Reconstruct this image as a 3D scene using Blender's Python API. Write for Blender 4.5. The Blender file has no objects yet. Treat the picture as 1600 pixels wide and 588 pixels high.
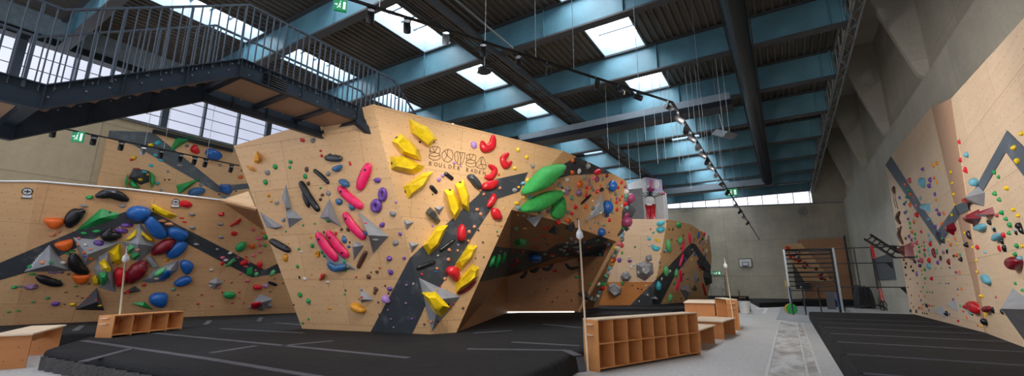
PANE_E=13
import bpy, bmesh, math, random
from mathutils import Vector as V, Matrix
from mathutils.bvhtree import BVHTree
random.seed(7)
S=bpy.context.scene; COL=S.collection
# ---------------- camera model (1600x588 frame) ----------------
F=680.0;CX,CY=800.0,294.0;H=1.5
PI=math.pi
P_=math.atan(152/F);YAW=math.atan(432/math.hypot(F,152))
CW=V((-math.sin(YAW)*math.cos(P_),math.cos(YAW)*math.cos(P_),math.sin(P_)))
CR=V((math.cos(YAW),math.sin(YAW),0))
CU=CR.cross(CW)
EYE=V((0,0,H))
def ray(x,y): return CR*(x-CX)+CU*(CY-y)+CW*F
def zat(x,y,z):
    d=ray(x,y); return EYE+d*((z-H)/d.z)
def xat(x,y,X):
    d=ray(x,y); return EYE+d*(X/d.x)
def yat(x,y,Y):
    d=ray(x,y); return EYE+d*(Y/d.y)
class Pl:
    def __init__(s,a,b,c):
        s.p=V(a); n=(V(b)-s.p).cross(V(c)-s.p).normalized()
        if n.dot(EYE-s.p)<0: n=-n
        s.n=n
    def at(s,x,y,off=0):
        d=ray(x,y); t=(s.p+s.n*off-EYE).dot(s.n)/d.dot(s.n); return EYE+d*t
def newell(p3):
    n=V((0,0,0))
    for i in range(len(p3)): n+=V(p3[i]).cross(V(p3[(i+1)%len(p3)]))
    return n.normalized()
def plane_of(p3):
    P=Pl((0,0,0),(1,0,0),(0,1,0)); P.p=sum(p3,V((0,0,0)))/len(p3); n=newell(p3); P.n=-n if n.dot(EYE-P.p)<0 else n; return P
def depth(p): return (p-EYE).dot(CW)
cd=bpy.data.cameras.new('camera'); cam=bpy.data.objects.new('camera',cd); COL.objects.link(cam)
cd.sensor_fit='HORIZONTAL'; cd.sensor_width=36; cd.lens=36*F/1600; cd.clip_end=300; cd.clip_start=.05
cam.matrix_world=Matrix((( CR.x,CU.x,-CW.x,EYE.x),(CR.y,CU.y,-CW.y,EYE.y),(CR.z,CU.z,-CW.z,EYE.z),(0,0,0,1)))
S.camera=cam
# ---------------- materials ----------------
def lin(c):
    return tuple(((v/255)/12.92 if v/255<=.04045 else ((v/255+.055)/1.055)**2.4) for v in c)+(1,)
MATS={}
def nt(name):
    m=bpy.data.materials.new(name); m.use_nodes=True; t=m.node_tree; b=t.nodes['Principled BSDF']; MATS[name]=m; return m,t,b
def N(t,ty,**k):
    n=t.nodes.new(ty)
    for a,v in k.items():
        if a.startswith('i_'): n.inputs[a[2:].replace('_',' ')].default_value=v
        else: setattr(n,a,v)
    return n
def mixc(t,fac,a,b,bt='MIX'):
    n=t.nodes.new('ShaderNodeMix'); n.data_type='RGBA'; n.blend_type=bt
    for s,v in ((0,fac),(6,a),(7,b)):
        if isinstance(v,(int,float,tuple)): n.inputs[s].default_value=v
        else: t.links.new(v,n.inputs[s])
    return n.outputs[2]
def math_(t,op,a,b=None):
    n=t.nodes.new('ShaderNodeMath'); n.operation=op
    for s,v in ((0,a),(1,b)):
        if v is None: continue
        if isinstance(v,(int,float)): n.inputs[s].default_value=v
        else: t.links.new(v,n.inputs[s])
    return n.outputs[0]
def noise(t,vec,scale,detail=4,rough=.55,lo=.35,hi=.65):
    n=N(t,'ShaderNodeTexNoise'); n.inputs['Scale'].default_value=scale; n.inputs['Detail'].default_value=detail; n.inputs['Roughness'].default_value=rough
    if vec is not None: t.links.new(vec,n.inputs['Vector'])
    r=N(t,'ShaderNodeMapRange'); r.inputs[1].default_value=lo; r.inputs[2].default_value=hi
    t.links.new(n.outputs[0],r.inputs[0]); return r.outputs[0]
def simple(name,c,rough=.5,metal=0,var=.12,sc=6,bump=0,spec=.5,coat=0):
    m,t,b=nt(name); tc=N(t,'ShaderNodeTexCoord')
    f=noise(t,tc.outputs['Object'],sc)
    c0=lin(c); c1=tuple(v*(1-var*2) for v in c0[:3])+(1,)
    t.links.new(mixc(t,f,c1,c0),b.inputs['Base Color'])
    b.inputs['Roughness'].default_value=rough; b.inputs['Metallic'].default_value=metal; b.inputs['Specular IOR Level'].default_value=spec
    if coat: b.inputs['Coat Weight'].default_value=coat
    if bump:
        bp=N(t,'ShaderNodeBump'); bp.inputs['Strength'].default_value=bump; bp.inputs['Distance'].default_value=.02
        t.links.new(noise(t,tc.outputs['Object'],sc*6),bp.inputs['Height']); t.links.new(bp.outputs[0],b.inputs['Normal'])
    return m
def plywood(name,c,dots=True,grain=1.0,rough=.55,pw=1.22,ph=2.44):
    m,t,b=nt(name); uv=N(t,'ShaderNodeUVMap'); sep=N(t,'ShaderNodeSeparateXYZ'); t.links.new(uv.outputs[0],sep.inputs[0])
    mp=N(t,'ShaderNodeMapping'); mp.inputs['Scale'].default_value=(1.0,7,1); t.links.new(uv.outputs[0],mp.inputs[0])
    g=noise(t,mp.outputs[0],1.6,6,.6,.3,.7); big=noise(t,uv.outputs[0],.35,3,.5,.3,.7)
    c0=lin(c); c1=(c0[0]*.86,c0[1]*.80,c0[2]*.74,1); c2=(c0[0]*.9,c0[1]*.88,c0[2]*.86,1)
    col=mixc(t,g,c1,c0); k=mixc(t,big,c2,(1,1,1,1)); 
    col=mixc(t,.35,col,mixc(t,big,c2,c0))
    br=N(t,'ShaderNodeTexBrick'); t.links.new(uv.outputs[0],br.inputs['Vector'])
    br.inputs['Scale'].default_value=1; br.inputs['Brick Width'].default_value=ph; br.inputs['Row Height'].default_value=pw; br.inputs['Mortar Size'].default_value=.006; br.inputs['Bias'].default_value=0
    br.inputs['Color1'].default_value=(1,1,1,1); br.inputs['Color2'].default_value=(.93,.91,.88,1); br.inputs['Mortar'].default_value=(.62,.55,.48,1)
    col=mixc(t,1.0,col,br.outputs['Color'],'MULTIPLY')
    if dots:
        u=math_(t,'DIVIDE',sep.outputs[0],.24); v=math_(t,'DIVIDE',sep.outputs[1],.24)
        row=math_(t,'FLOOR',v); u2=math_(t,'ADD',u,math_(t,'MULTIPLY',row,.37))
        fu=math_(t,'SUBTRACT',math_(t,'FRACT',u2),.5); fv=math_(t,'SUBTRACT',math_(t,'FRACT',v),.5)
        d=math_(t,'SQRT',math_(t,'ADD',math_(t,'MULTIPLY',fu,fu),math_(t,'MULTIPLY',fv,fv)))
        msk=math_(t,'LESS_THAN',d,.048)
        col=mixc(t,math_(t,'MULTIPLY',msk,.75),col,(.06,.045,.035,1))
    t.links.new(col,b.inputs['Base Color']); b.inputs['Roughness'].default_value=rough
    return m
def darkpanel(name,c):
    m,t,b=nt(name); uv=N(t,'ShaderNodeUVMap')
    sm=noise(t,uv.outputs[0],2.2,5,.65,.52,.8)   # chalk smears
    big=noise(t,uv.outputs[0],.8,3,.5)
    c0=lin(c); col=mixc(t,big,tuple(v*.8 for v in c0[:3])+(1,),c0)
    col=mixc(t,math_(t,'MULTIPLY',sm,.35),col,(.42,.43,.44,1))
    t.links.new(col,b.inputs['Base Color']); b.inputs['Roughness'].default_value=.6; return m
def concrete(name,c,jw=2.5,jh=2.4,joint=.5,dirt=.5):
    m,t,b=nt(name); uv=N(t,'ShaderNodeUVMap')
    a=noise(t,uv.outputs[0],.5,6,.65,.3,.7); f=noise(t,uv.outputs[0],6,6,.7,.25,.75)
    mp=N(t,'ShaderNodeMapping'); mp.inputs['Scale'].default_value=(1.8,.25,1); t.links.new(uv.outputs[0],mp.inputs[0])
    st=noise(t,mp.outputs[0],1.2,5,.6,.45,.8)
    c0=lin(c); dk=tuple(v*(1-.45*dirt*1.2) for v in c0[:3])+(1,)
    col=mixc(t,a,dk,c0); col=mixc(t,math_(t,'MULTIPLY',st,.45*dirt),col,tuple(v*.45 for v in c0[:3])+(1,))
    col=mixc(t,.25,col,mixc(t,f,tuple(v*.6 for v in c0[:3])+(1,),tuple(min(1,v*1.25) for v in c0[:3])+(1,)))
    br=N(t,'ShaderNodeTexBrick'); t.links.new(uv.outputs[0],br.inputs['Vector']); br.offset=0
    br.inputs['Scale'].default_value=1; br.inputs['Brick Width'].default_value=jw; br.inputs['Row Height'].default_value=jh; br.inputs['Mortar Size'].default_value=.02
    br.inputs['Color1'].default_value=(1,1,1,1); br.inputs['Color2'].default_value=(.9,.9,.89,1); br.inputs['Mortar'].default_value=(1-joint,1-joint,1-joint,1)
    col=mixc(t,1.0,col,br.outputs['Color'],'MULTIPLY')
    t.links.new(col,b.inputs['Base Color']); b.inputs['Roughness'].default_value=.85
    bp=N(t,'ShaderNodeBump'); bp.inputs['Strength'].default_value=.25; bp.inputs['Distance'].default_value=.03; t.links.new(f,bp.inputs['Height']); t.links.new(bp.outputs[0],b.inputs['Normal'])
    return m
def emis(name,c,s):
    m,t,b=nt(name); b.inputs['Base Color'].default_value=lin(c); b.inputs['Emission Color'].default_value=lin(c); b.inputs['Emission Strength'].default_value=s; return m
PLY=plywood('plywood',(226,184,134)); PLYD=plywood('plywood_tan',(218,172,124)); PLYR=plywood('plywood_pale',(230,204,174)); PLYS=plywood('plywood_pink_strip',(208,168,138))
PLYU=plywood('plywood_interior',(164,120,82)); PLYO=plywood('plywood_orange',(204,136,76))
PLYF=plywood('plywood_furniture',(216,150,88),dots=False,pw=9,ph=9); PLYT=plywood('plywood_top',(238,216,186),dots=False,pw=9,ph=9); BRD=plywood('brown_board',(170,122,84),dots=False)
DK=darkpanel('dark_painted_panel',(58,63,68)); DKL=darkpanel('slate_painted_panel',(92,102,114))
CONC=concrete('concrete',(196,186,164),jw=6.5,jh=3.35,joint=.3,dirt=.75); CONR=concrete('concrete_right',(206,200,184),jw=5,jh=4.4,joint=.22); CONW=concrete('concrete_light',(204,186,150),joint=.3,dirt=.5)
BLUE=simple('blue_beam_paint',(104,152,166),.45,0,.18,.7); BLUED=simple('beam_flange_dark',(70,72,74),.6,0,.1,1)
DECK=simple('corrugated_steel',(104,98,90),.55,.2,.18,.4); GREYS=simple('galvanised_steel',(150,155,158),.4,.6,.1,3)
STEEL=simple('dark_painted_steel',(46,58,70),.42,.3,.12,2); BAL=simple('baluster_steel',(78,90,102),.45,.3,.1,2); BLK=simple('black_metal',(26,27,30),.45,.2,.1,3)
DUCT=simple('black_duct',(22,26,34),.35,.2,.1,1); GDUCT=simple('grey_duct',(150,162,170),.5,.2,.08,1)
WHT=simple('white_paint',(225,225,222),.6,0,.05,2); PAPER=simple('paper',(235,235,235),.8,0,.03,3)
PANE=emis('skylight_pane',(240,244,252),PANE_E); WELL=simple('skylight_well',(150,172,186),.7,0,.06,2)
FARW=emis('far_window_pane',(238,241,250),1.6)
MATB=simple('mat_fabric',(33,33,34),.82,0,.12,1.2,bump=.35,spec=.25); MATS_=simple('mat_side',(26,26,27),.7,0,.15,3,bump=.5); TAPE=simple('velcro_tape',(84,84,88),.8,0,.1,5)
RUB=simple('rubber_sheet',(160,163,166),.7,0,.1,2); SKIRT=simple('wrinkled_cover',(62,60,56),.6,0,.25,3,bump=.8)
SLIT=emis('daylight_slit_glow',(250,246,226),2.2); LENS=emis('spot_lens',(255,240,215),.5)  # first one imitates daylight under the arch wall, no lamp there
EXITG=emis('exit_green',(16,140,84),.35); EXITW=emis('exit_white',(235,255,245),.5)
INK=simple('ink',(40,38,38),.8); BURN=simple('burnt_line',(92,64,44),.9)
GREYV=simple('volume_grey',(152,154,158),.75,0,.1,3); GREYD=simple('volume_dark_grey',(70,72,76),.75,0,.1,3)
HC=dict(y=(246,206,26),g=(40,160,84),G=(66,190,92),r=(214,34,44),R=(132,26,40),p=(255,38,104),k=(30,30,32),K=(64,68,70),b=(38,100,176),B=(62,110,156),o=(232,106,36),O=(232,160,40),
 u=(112,72,158),U=(150,112,150),w=(222,216,210),s=(146,146,144),S=(118,126,122),n=(96,62,46),e=(224,150,108),c=(110,178,196),C=(70,188,204),v=(176,136,200),P=(232,110,128),m=(150,60,100),t=(110,170,140),l=(104,196,128),q=(196,84,92))
HM={}
for k,c in HC.items():
    HM[k]=simple('hold_plastic_'+{'y':'yellow','g':'green','G':'bright_green','r':'red','R':'dark_red','p':'neon_pink','k':'black','K':'charcoal','b':'blue','B':'slate_blue','o':'orange','O':'ochre','u':'purple','U':'mauve','w':'white','s':'grey','S':'grey_green','n':'brown','e':'peach','c':'pale_blue','C':'turquoise','v':'lilac','P':'pink','m':'burgundy','t':'sage','l':'light_green','q':'rose'}[k],c,.26 if k in 'bBRkrpyuGKo' else .42 if k not in 'sSw' else .6,0,.14,5)
HN={'y':'yellow','g':'green','G':'bright green','r':'red','R':'dark red','p':'neon pink','k':'black','K':'charcoal','b':'blue','B':'slate blue','o':'orange','O':'ochre','u':'purple','U':'mauve','w':'white','s':'grey','S':'grey green','n':'brown','e':'peach','c':'pale blue','C':'turquoise','v':'lilac','P':'pink','m':'burgundy','t':'sage','l':'light green','q':'rose'}
# ---------------- mesh helpers ----------------
class MB:
    def __init__(s): s.v=[]; s.f=[]; s.mi=[]; s.sm=[]
    def add(s,vs,fs,mi=0,sm=False):
        o=len(s.v); s.v+=[V(a) for a in vs]; s.f+=[tuple(i+o for i in f) for f in fs]; s.mi+=[mi]*len(fs); s.sm+=[sm]*len(fs); return s
    def box(s,c,sz,mi=0,ax=None):
        """centre c, full size sz, axes ax (3 vectors)"""
        a=ax or (V((1,0,0)),V((0,1,0)),V((0,0,1))); c=V(c)
        vs=[c+a[0]*(i*sz[0]/2)+a[1]*(j*sz[1]/2)+a[2]*(k*sz[2]/2) for i in(-1,1) for j in(-1,1) for k in(-1,1)]
        return s.add(vs,[(0,1,3,2),(4,6,7,5),(0,4,5,1),(2,3,7,6),(0,2,6,4),(1,5,7,3)],mi)
    def bb(s,x0,x1,y0,y1,z0,z1,mi=0): return s.box(((x0+x1)/2,(y0+y1)/2,(z0+z1)/2),(abs(x1-x0),abs(y1-y0),abs(z1-z0)),mi)
    def bar(s,a,b,w,h,mi=0,up=V((0,0,1))):
        a=V(a);b=V(b);d=(b-a); L=d.length
        if L<1e-6: return s
        d/=L; x=d.cross(up)
        if x.length<1e-4: x=d.cross(V((1,0,0)))
        x.normalize(); z=x.cross(d); return s.box((a+b)/2,(w,L,h),mi,(x,d,z))
    def tube(s,pts,r,n=8,mi=0,sq=1.0,nor=None,cap=True):
        pts=[V(p) for p in pts]; rr=r if isinstance(r,(list,tuple)) else [r]*len(pts); rings=[]
        for i,p in enumerate(pts):
            d=(pts[min(i+1,len(pts)-1)]-pts[max(i-1,0)]).normalized()
            z=nor if nor is not None else (V((0,0,1)) if abs(d.z)<.9 else V((1,0,0)))
            x=d.cross(z).normalized(); z2=x.cross(d).normalized()
            rings.append([p+x*math.cos(2*PI*k/n)*rr[i]+z2*math.sin(2*PI*k/n)*rr[i]*sq for k in range(n)])
        vs=[v for g in rings for v in g]; fs=[]
        for i in range(len(rings)-1):
            for k in range(n): fs.append((i*n+k,i*n+(k+1)%n,(i+1)*n+(k+1)%n,(i+1)*n+k))
        s.add(vs,fs,mi,True)
        if cap:
            o=len(s.v)-len(vs); s.f+=[tuple(o+k for k in range(n)),tuple(o+(len(rings)-1)*n+k for k in reversed(range(n)))]; s.mi+=[mi]*2; s.sm+=[False]*2
        return s
    def build(s,name,mats,parent=None,label=None,cat=None,group=None,kind=None,origin=None,uv=False,flip=False):
        if not isinstance(mats,(list,tuple)): mats=[mats]
        if parent is not None: org=parent['_o'] if False else ORG[parent.name]
        else:
            if origin is None:
                n=max(1,len(s.v)); org=V((sum(v.x for v in s.v)/n,sum(v.y for v in s.v)/n,min(v.z for v in s.v))) if s.v else V((0,0,0))
            else: org=V(origin)
        me=bpy.data.meshes.new(name); me.from_pydata([v-org for v in s.v],[],s.f)
        for m in mats: me.materials.append(m)
        for p,mi,sm in zip(me.polygons,s.mi,s.sm): p.material_index=mi; p.use_smooth=sm
        if uv:
            ul=me.uv_layers.new(name='UVMap')
            for p in me.polygons:
                n=p.normal; x=V((-n.y,n.x,0)) 
                if x.length<.2: x=V((1,0,0))
                x.normalize(); y=n.cross(x)
                for li in p.loop_indices:
                    q=me.vertices[me.loops[li].vertex_index].co+org; ul.data[li].uv=(q.dot(x)+37.3,q.dot(y)+21.1)
        me.validate(); me.update()
        o=bpy.data.objects.new(name,me); COL.objects.link(o)
        if parent is not None: o.parent=parent; ORG[o.name]=org
        else: o.location=org; ORG[o.name]=org
        tag(o,label,cat,group,kind); return o
ORG={}
def tag(o,label=None,cat=None,group=None,kind=None):
    if label: o['label']=label
    if cat: o['category']=cat
    if group: o['group']=group
    if kind: o['kind']=kind
def empty(name,loc,label,cat,group=None):
    o=bpy.data.objects.new(name,None); COL.objects.link(o); o.location=V(loc); o.empty_display_size=.1; ORG[o.name]=V(loc); tag(o,label,cat,group); return o
def struct(name,mb,mats,uv=True): return mb.build(name,mats,kind='structure',origin=(0,0,0),uv=uv)
def textmesh(body,size,name,mat,o0,xd,yd,parent=None,off=.006,ext=.002,**k):
    """flat lettering laid on a surface: origin o0, reading direction xd, up yd"""
    c=bpy.data.curves.new('lettering','FONT'); c.body=body; c.size=size; c.extrude=ext; c.resolution_u=3
    t=bpy.data.objects.new('lettering_tmp',c); COL.objects.link(t)
    dg=bpy.context.evaluated_depsgraph_get(); me=bpy.data.meshes.new_from_object(t.evaluated_get(dg))
    bpy.data.objects.remove(t)
    n=xd.cross(yd).normalized(); mb=MB()
    mb.add([o0+xd*v.co.x+yd*v.co.y+n*(v.co.z+off) for v in me.vertices],[tuple(p.vertices) for p in me.polygons])
    return mb.build(name,mat,parent,**k)
WS=1.0; EXPO=0.0
# ================= ROOM SHELL =================
XL=-22.0; YB=48.0; Y0=-5.0; ZB=10.0; ZT=11.2; XR=2.75
YS=[3.63+4.42*k for k in range(-1,11)]
# ---- floor with markings
floor_m,t,b=nt('floor_covering')
uv=N(t,'ShaderNodeUVMap'); tc=N(t,'ShaderNodeTexCoord')
sp=noise(t,tc.outputs['Object'],14,5,.8,.3,.7); bg=noise(t,tc.outputs['Object'],.5,4,.6,.3,.7)
col=mixc(t,sp,lin((168,166,162)),lin((212,210,206))); col=mixc(t,math_(t,'MULTIPLY',bg,.35),col,lin((164,163,160)))
t.links.new(col,b.inputs['Base Color']); b.inputs['Roughness'].default_value=.62
mb=MB(); mb.bb(-24,6,Y0,YB+1,-.2,0); struct('floor',mb,floor_m)
# worn concrete strip with channel along the right aisle
wc,t,b=nt('worn_screed'); tc=N(t,'ShaderNodeTexCoord'); mp=N(t,'ShaderNodeMapping'); mp.inputs['Scale'].default_value=(1,.35,1); t.links.new(tc.outputs['Object'],mp.inputs[0])
a=noise(t,mp.outputs[0],2.2,8,.7,.42,.62); col=mixc(t,a,lin((205,204,200)),lin((146,138,130))); t.links.new(col,b.inputs['Base Color']); b.inputs['Roughness'].default_value=.45
mb=MB(); mb.bb(-.48,.28,Y0,24,0,.006); o=struct('trim_1',mb,wc)
mb=MB(); mb.bb(-.52,-.47,Y0,24,0,.012); mb.bb(.08,.12,Y0,24,0,.014); mb.bb(.27,.31,Y0,24,0,.012); struct('trim_2',mb,simple('strip_edge',(214,214,210),.5))
# painted arrow mark on the floor
def fl(x,y,z=.004): return zat(x,y,z)
mb=MB()
for q in (((1181,483),(1201,483),(1198,481),(1184,481)),((1196,481),(1199,484),(1196,490),(1191,490))):
    mb.add([fl(*p) for p in q],[(0,1,2,3)])
struct('trim_3',mb,simple('floor_paint',(232,232,228),.6))
# ---- right wall
XW=5.0
mb=MB(); mb.bb(XW,XW+.4,Y0,YB,0,8.8); struct('wall_right',mb,CONR)
mb=MB(); mb.bb(XW+.32,XW+.6,Y0,YB,8.8,14.4); struct('wall_right_upper',mb,CONR)
for k in range(12):   # triangular concrete brackets
    y=5.64+7.5*k
    if y>YB-1: break
    m=MB(); T=.28
    prof=[(XW+.35,8.75),(XW-.02,9.15),(3.62,14.2),(XW+.35,14.2)]
    # curved haunch behind the bracket
    vs=[(x,y-T/2,z) for x,z in prof]+[(x,y+T/2,z) for x,z in prof]; n=len(prof)
    m.add(vs,[tuple(range(n)),tuple(reversed(range(n,2*n)))]+[(i,i+n,(i+1)%n+n,(i+1)%n) for i in range(n)])
    o=m.build('concrete_bracket',CONR,uv=True,label='triangular concrete bracket under the roof edge on the right, '+['nearest to','second from','third from','fourth from','fifth from','farthest from','last from'][min(k,6)]+' the camera',cat='bracket',group='concrete brackets along the right wall')
mb=MB(); mb.bb(2.7,XW+.6,Y0,YB,14.2,14.4); mb.bb(2.98,3.1,Y0,YB,11.2,14.2); struct('ceiling_edge',mb,CONR)
# lattice cable tray along the roof edge
rt=empty('lattice_girder',(2.75,Y0,9.9),'long galvanised lattice girder running along the right edge of the roof','girder')
mb=MB()
for (x,z) in ((2.66,9.85),(2.92,9.85),(2.66,10.7),(2.92,10.7)): mb.bb(x-.03,x+.03,4,YB,z-.03,z+.03)
mb.build('chord',GREYS,rt)
mb=MB(); y=4.0; k=0
while y<YB-.6:
    mb.bar((2.66,y,9.85),(2.66,y+.55,10.7),.03,.05); mb.bar((2.66,y+.55,10.7),(2.66,y+1.1,9.85),.03,.05)
    mb.bar((2.66,y,9.85),(2.92,y+.55,9.85),.03,.05); mb.bar((2.92,y+.55,9.85),(2.66,y+1.1,9.85),.03,.05)
    mb.bb(2.9,2.95,y,y+.7,9.9,10.3) if k%3==0 else None
    y+=1.1; k+=1
mb.build('lacing',GREYS,rt)
# ---- far wall with band of windows
def sill(x): return 8.85+(2.6-x)*.05
mb=MB(); vs=[]
for y in (YB,YB+.4):
    vs+=[(-24,y,0),(6,y,0),(6,y,14.4),(2.75,y,14.4),(2.75,y,sill(2.75)),(-24,y,sill(-24))]
mb.add(vs,[(0,1,2,3,4,5),(11,10,9,8,7,6)]+[(i,i+6,(i+1)%6+6,(i+1)%6) for i in range(6)]); struct('wall_back',mb,CONC)
mb=MB(); mb.add([(-24,YB+.15,sill(-24)),(2.75,YB+.15,sill(2.75)),(2.75,YB+.15,11.2),(-24,YB+.15,11.2)],[(0,1,2,3)]); win=struct('window_1',mb,FARW)
mb=MB(); x=2.6
while x>-13:
    mb.bb(x-.03,x+.03,YB+.02,YB+.12,sill(x),11.2); x-=1.27
mb.box((-4,YB+.05,sill(-4)+.02),(24,.2,.1),0,(V((1,0,-.05)).normalized(),V((0,1,0)),V((.05,0,1)).normalized()))
m2=mb.build('window_frame',simple('window_frame_grey',(120,124,130),.5),win)
# ---- left wall with clear windows
mb=MB(); mb.bb(XL-.4,XL,Y0,YB,0,8.05); struct('wall_left',mb,CONW)
mb=MB(); mb.bb(XL-.45,XL+.12,Y0,YB,7.98,8.1); struct('trim_4',mb,simple('sill_metal',(120,122,120),.5,.3))
SKYP,t,b=nt('window_glass'); b.inputs['Base Color'].default_value=(.95,.97,1,1); b.inputs['Roughness'].default_value=0; b.inputs['Transmission Weight'].default_value=1; b.inputs['IOR'].default_value=1.02
mb=MB(); mb.bb(XL-.22,XL-.21,Y0,YB,8.1,10.1); w2=struct('window_2',mb,SKYP)
mb=MB(); y=-1.73
while y<YB:
    th=.24 if abs((y-7.16)/4.42-round((y-7.16)/4.42))<.05 else .07
    mb.bb(XL-.2,XL+.02,y-th/2,y+th/2,8.1,10.1); y+=1.4733
for z in (8.55,9.05,9.55): mb.bb(XL-.1,XL-.07,Y0,YB,z-.012,z+.012)
mb.build('window_frame',simple('mullion_steel',(84,92,102),.5,.3),w2)
mb=MB(); mb.bb(XL-.2,XL+.1,Y0,YB,10.1,10.35); mb.bb(XL-.2,XL+.3,Y0,YB,10.0,10.1); struct('trim_5',mb,BLK)
mb=MB(); mb.bb(XL-.2,XL,Y0,YB,10.35,11.2); struct('wall_left_upper',mb,simple('fascia_pale_blue',(150,166,172),.6))
# ---- corrugated roof deck with skylight wells
SK=[(-17.7,-16.35),(-12.0,-10.6),(-5.6,-3.9)]
iv=[(XL-.3,SK[0][0]),(SK[0][1],SK[1][0]),(SK[1][1],SK[2][0]),(SK[2][1],3.0)]
mb=MB(); RP=.27
for (a,c) in iv:
    n=round((c-a)/RP); w=(c-a)/n; pts=[]
    for i in range(n): pts+=[(a+i*w,0),(a+i*w+.28*w,0),(a+i*w+.40*w,.09),(a+i*w+.88*w,.09)]
    pts.append((c,0))
    # end plates over skylight columns are added below
    vs=[(x,Y0,ZT+z) for x,z in pts]+[(x,YB+.2,ZT+z) for x,z in pts]; m=len(pts)
    mb.add(vs,[(i,i+1,i+1+m,i+m) for i in range(m-1)])
mb.bb(XL-.4,3.1,Y0,YB,12.75,12.85)
struct('ceiling',mb,DECK,uv=False)
lab=['far left','middle','right-hand']; g=0
for r,(a,c) in enumerate(SK):
    for k in range(len(YS)-1):
        y0=YS[k]+.16; y1=YS[k+1]-.16
        if y1<0: continue
        rt=empty('skylight',((a+c)/2,(y0+y1)/2,ZT),f'bright roof skylight in the {lab[r]} row, bay {k} counted from the camera','skylight','roof skylights between the blue beams')
        m=MB(); h=.75
        m.bb(a-.04,a,y0,y1,ZT-.02,ZT+h); m.bb(c,c+.04,y0,y1,ZT-.02,ZT+h); m.bb(a,c,y0-.04,y0,ZT-.02,ZT+h); m.bb(a,c,y1,y1+.04,ZT-.02,ZT+h)
        m.build('well',WELL,rt)
        m=MB(); m.add([(a,y0,ZT+h),(a,y1,ZT+h),(c,y1,ZT+h),(c,y0,ZT+h)],[(0,1,2,3)]); m.build('pane',PANE,rt)
        m=MB()
        for i in range(1,6):
            y=y0+(y1-y0)*i/6; m.bb(a,c,y-.05,y+.05,ZT+h-.12,ZT+h-.03)
        if r<2: m.bb((a+c)/2-.03,(a+c)/2+.03,y0,y1,ZT+h-.1,ZT+h-.03)
        m.build('glazing_bars',GREYS,rt)
# ---- blue plate girders
for k,y in enumerate(YS):
    rt=empty('roof_beam',(-9.7,y,ZB),f'blue steel roof beam with dark bottom flange, {k} bays beyond the one overhead','beam','blue roof beams crossing the hall')
    m=MB(); m.bb(XL,XR,y-.02,y+.02,ZB+.04,ZT); 
    x=2.2
    while x>XL+.3: m.bb(x-.015,x+.015,y-.13,y+.13,ZB+.04,ZT); x-=2.85
    m.bb(2.55,2.62,y-.15,y+.15,ZB+.04,ZT)
    m.build('web',BLUE,rt,uv=False)
    m=MB(); m.bb(XL,XR,y-.16,y+.16,ZB-.02,ZB+.05); m.build('bottom_flange',BLUED,rt)
    m=MB(); m.bb(XL,XR,y-.16,y+.16,ZT-.06,ZT+.01); m.build('top_flange',BLUED,rt)
# ---- dark girder with grating along the hall
rt=empty('walkway_girder',(-8.5,Y0,9.8),'dark slotted steel girder running lengthwise under the blue roof beams','girder')
m=MB(); m.bb(-8.92,-8.86,Y0,42,9.78,10.0); m.bb(-8.2,-8.14,Y0,42,9.78,10.0); m.build('edge_channel',BLUED,rt)
m=MB()
for i in range(5): m.bb(-8.86+i*.135,-8.80+i*.135,Y0,42,9.86,9.9)
y=Y0
while y<42: m.bb(-8.86,-8.2,y,y+.03,9.84,9.98); y+=1.1
m.build('grating',simple('grating_brown',(76,70,66),.6),rt)
m=MB(); m.tube([zat(713,0,9.85),zat(801,75,9.85)],.035,8); a=zat(713,0,9.85); m.tube([(a.x,-2,9.85),a],.035,8); m.build('conduit_pipe',GREYS,label='thin grey pipe under the roof to the right of the slotted girder',cat='pipe')
# ---- ducts
rt=empty('square_duct',(-6.6,19.55,9.0),'long rectangular grey and black air duct hung across the hall','duct')
m=MB(); m.bb(-11.6,-1.2,19.5,20.0,9.05,9.55); m.build('casing',GDUCT,rt)
m=MB(); m.bb(-11.7,-1.15,19.42,20.3,8.95,9.05); m.bb(-11.7,-1.15,19.42,19.46,9.05,9.2); m.build('underside',DUCT,rt)
m=MB(); m.tube([(-11.5,19.2,9.25),(-13.0,18.6,9.05),(-14.3,17.6,8.6)],.16,10); m.build('elbow',BLK,rt)
rt=empty('round_duct',(-.42,20,9.0),'thick black ventilation pipe running lengthwise under the roof','duct')
m=MB(); m.tube([(-.42,4,9.25),(-.42,37.7,9.25)],.30,20); m.build('pipe',DUCT,rt)
m=MB()
for dx in (-.34,.34): m.bb(-.42+dx-.02,-.42+dx+.02,4,37.7,9.2,9.3)
m.build('seam',BLK,rt)
rt=empty('cross_duct',(-4.5,37.9,9.0),'grey duct crossing the far end of the hall at the end of the black pipe','duct')
m=MB(); m.bb(-9.5,-.1,37.6,38.1,9.0,9.5); m.build('casing',GDUCT,rt)
m=MB(); m.bb(-9.5,-.1,37.55,38.2,8.93,9.0); m.build('underside',DUCT,rt)
# ---- hanging cords
cords=[(1018,5,300),(1030,0,330),(1043,0,335),(1050,0,250),(1056,0,290),(1064,40,240),(1071,0,300),(1079,30,310),(1087,60,300),(1095,80,330),(1103,100,240),(1112,120,320),(1121,140,300),(1130,160,310),(945,0,0),(960,190,345),(975,200,280),(990,230,280),(1002,190,300)]
for i,(x,a_,z_) in enumerate(cords):
    Y=[17.2,17.9,18.6,22,22.5,23][i%6]; p=yat(x,120,Y)
    zb=6.2+.35*(i%5)
    m=MB(); m.tube([(p.x,p.y,ZT),(p.x,p.y,zb)],.008,5); m.build('thin_rope',simple('cord_grey',(190,196,196),.7) if i==0 else bpy.data.materials['cord_grey'],label='thin pale rope hanging from the roof above the middle of the hall',cat='rope',group='thin ropes hanging from the roof')
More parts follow.
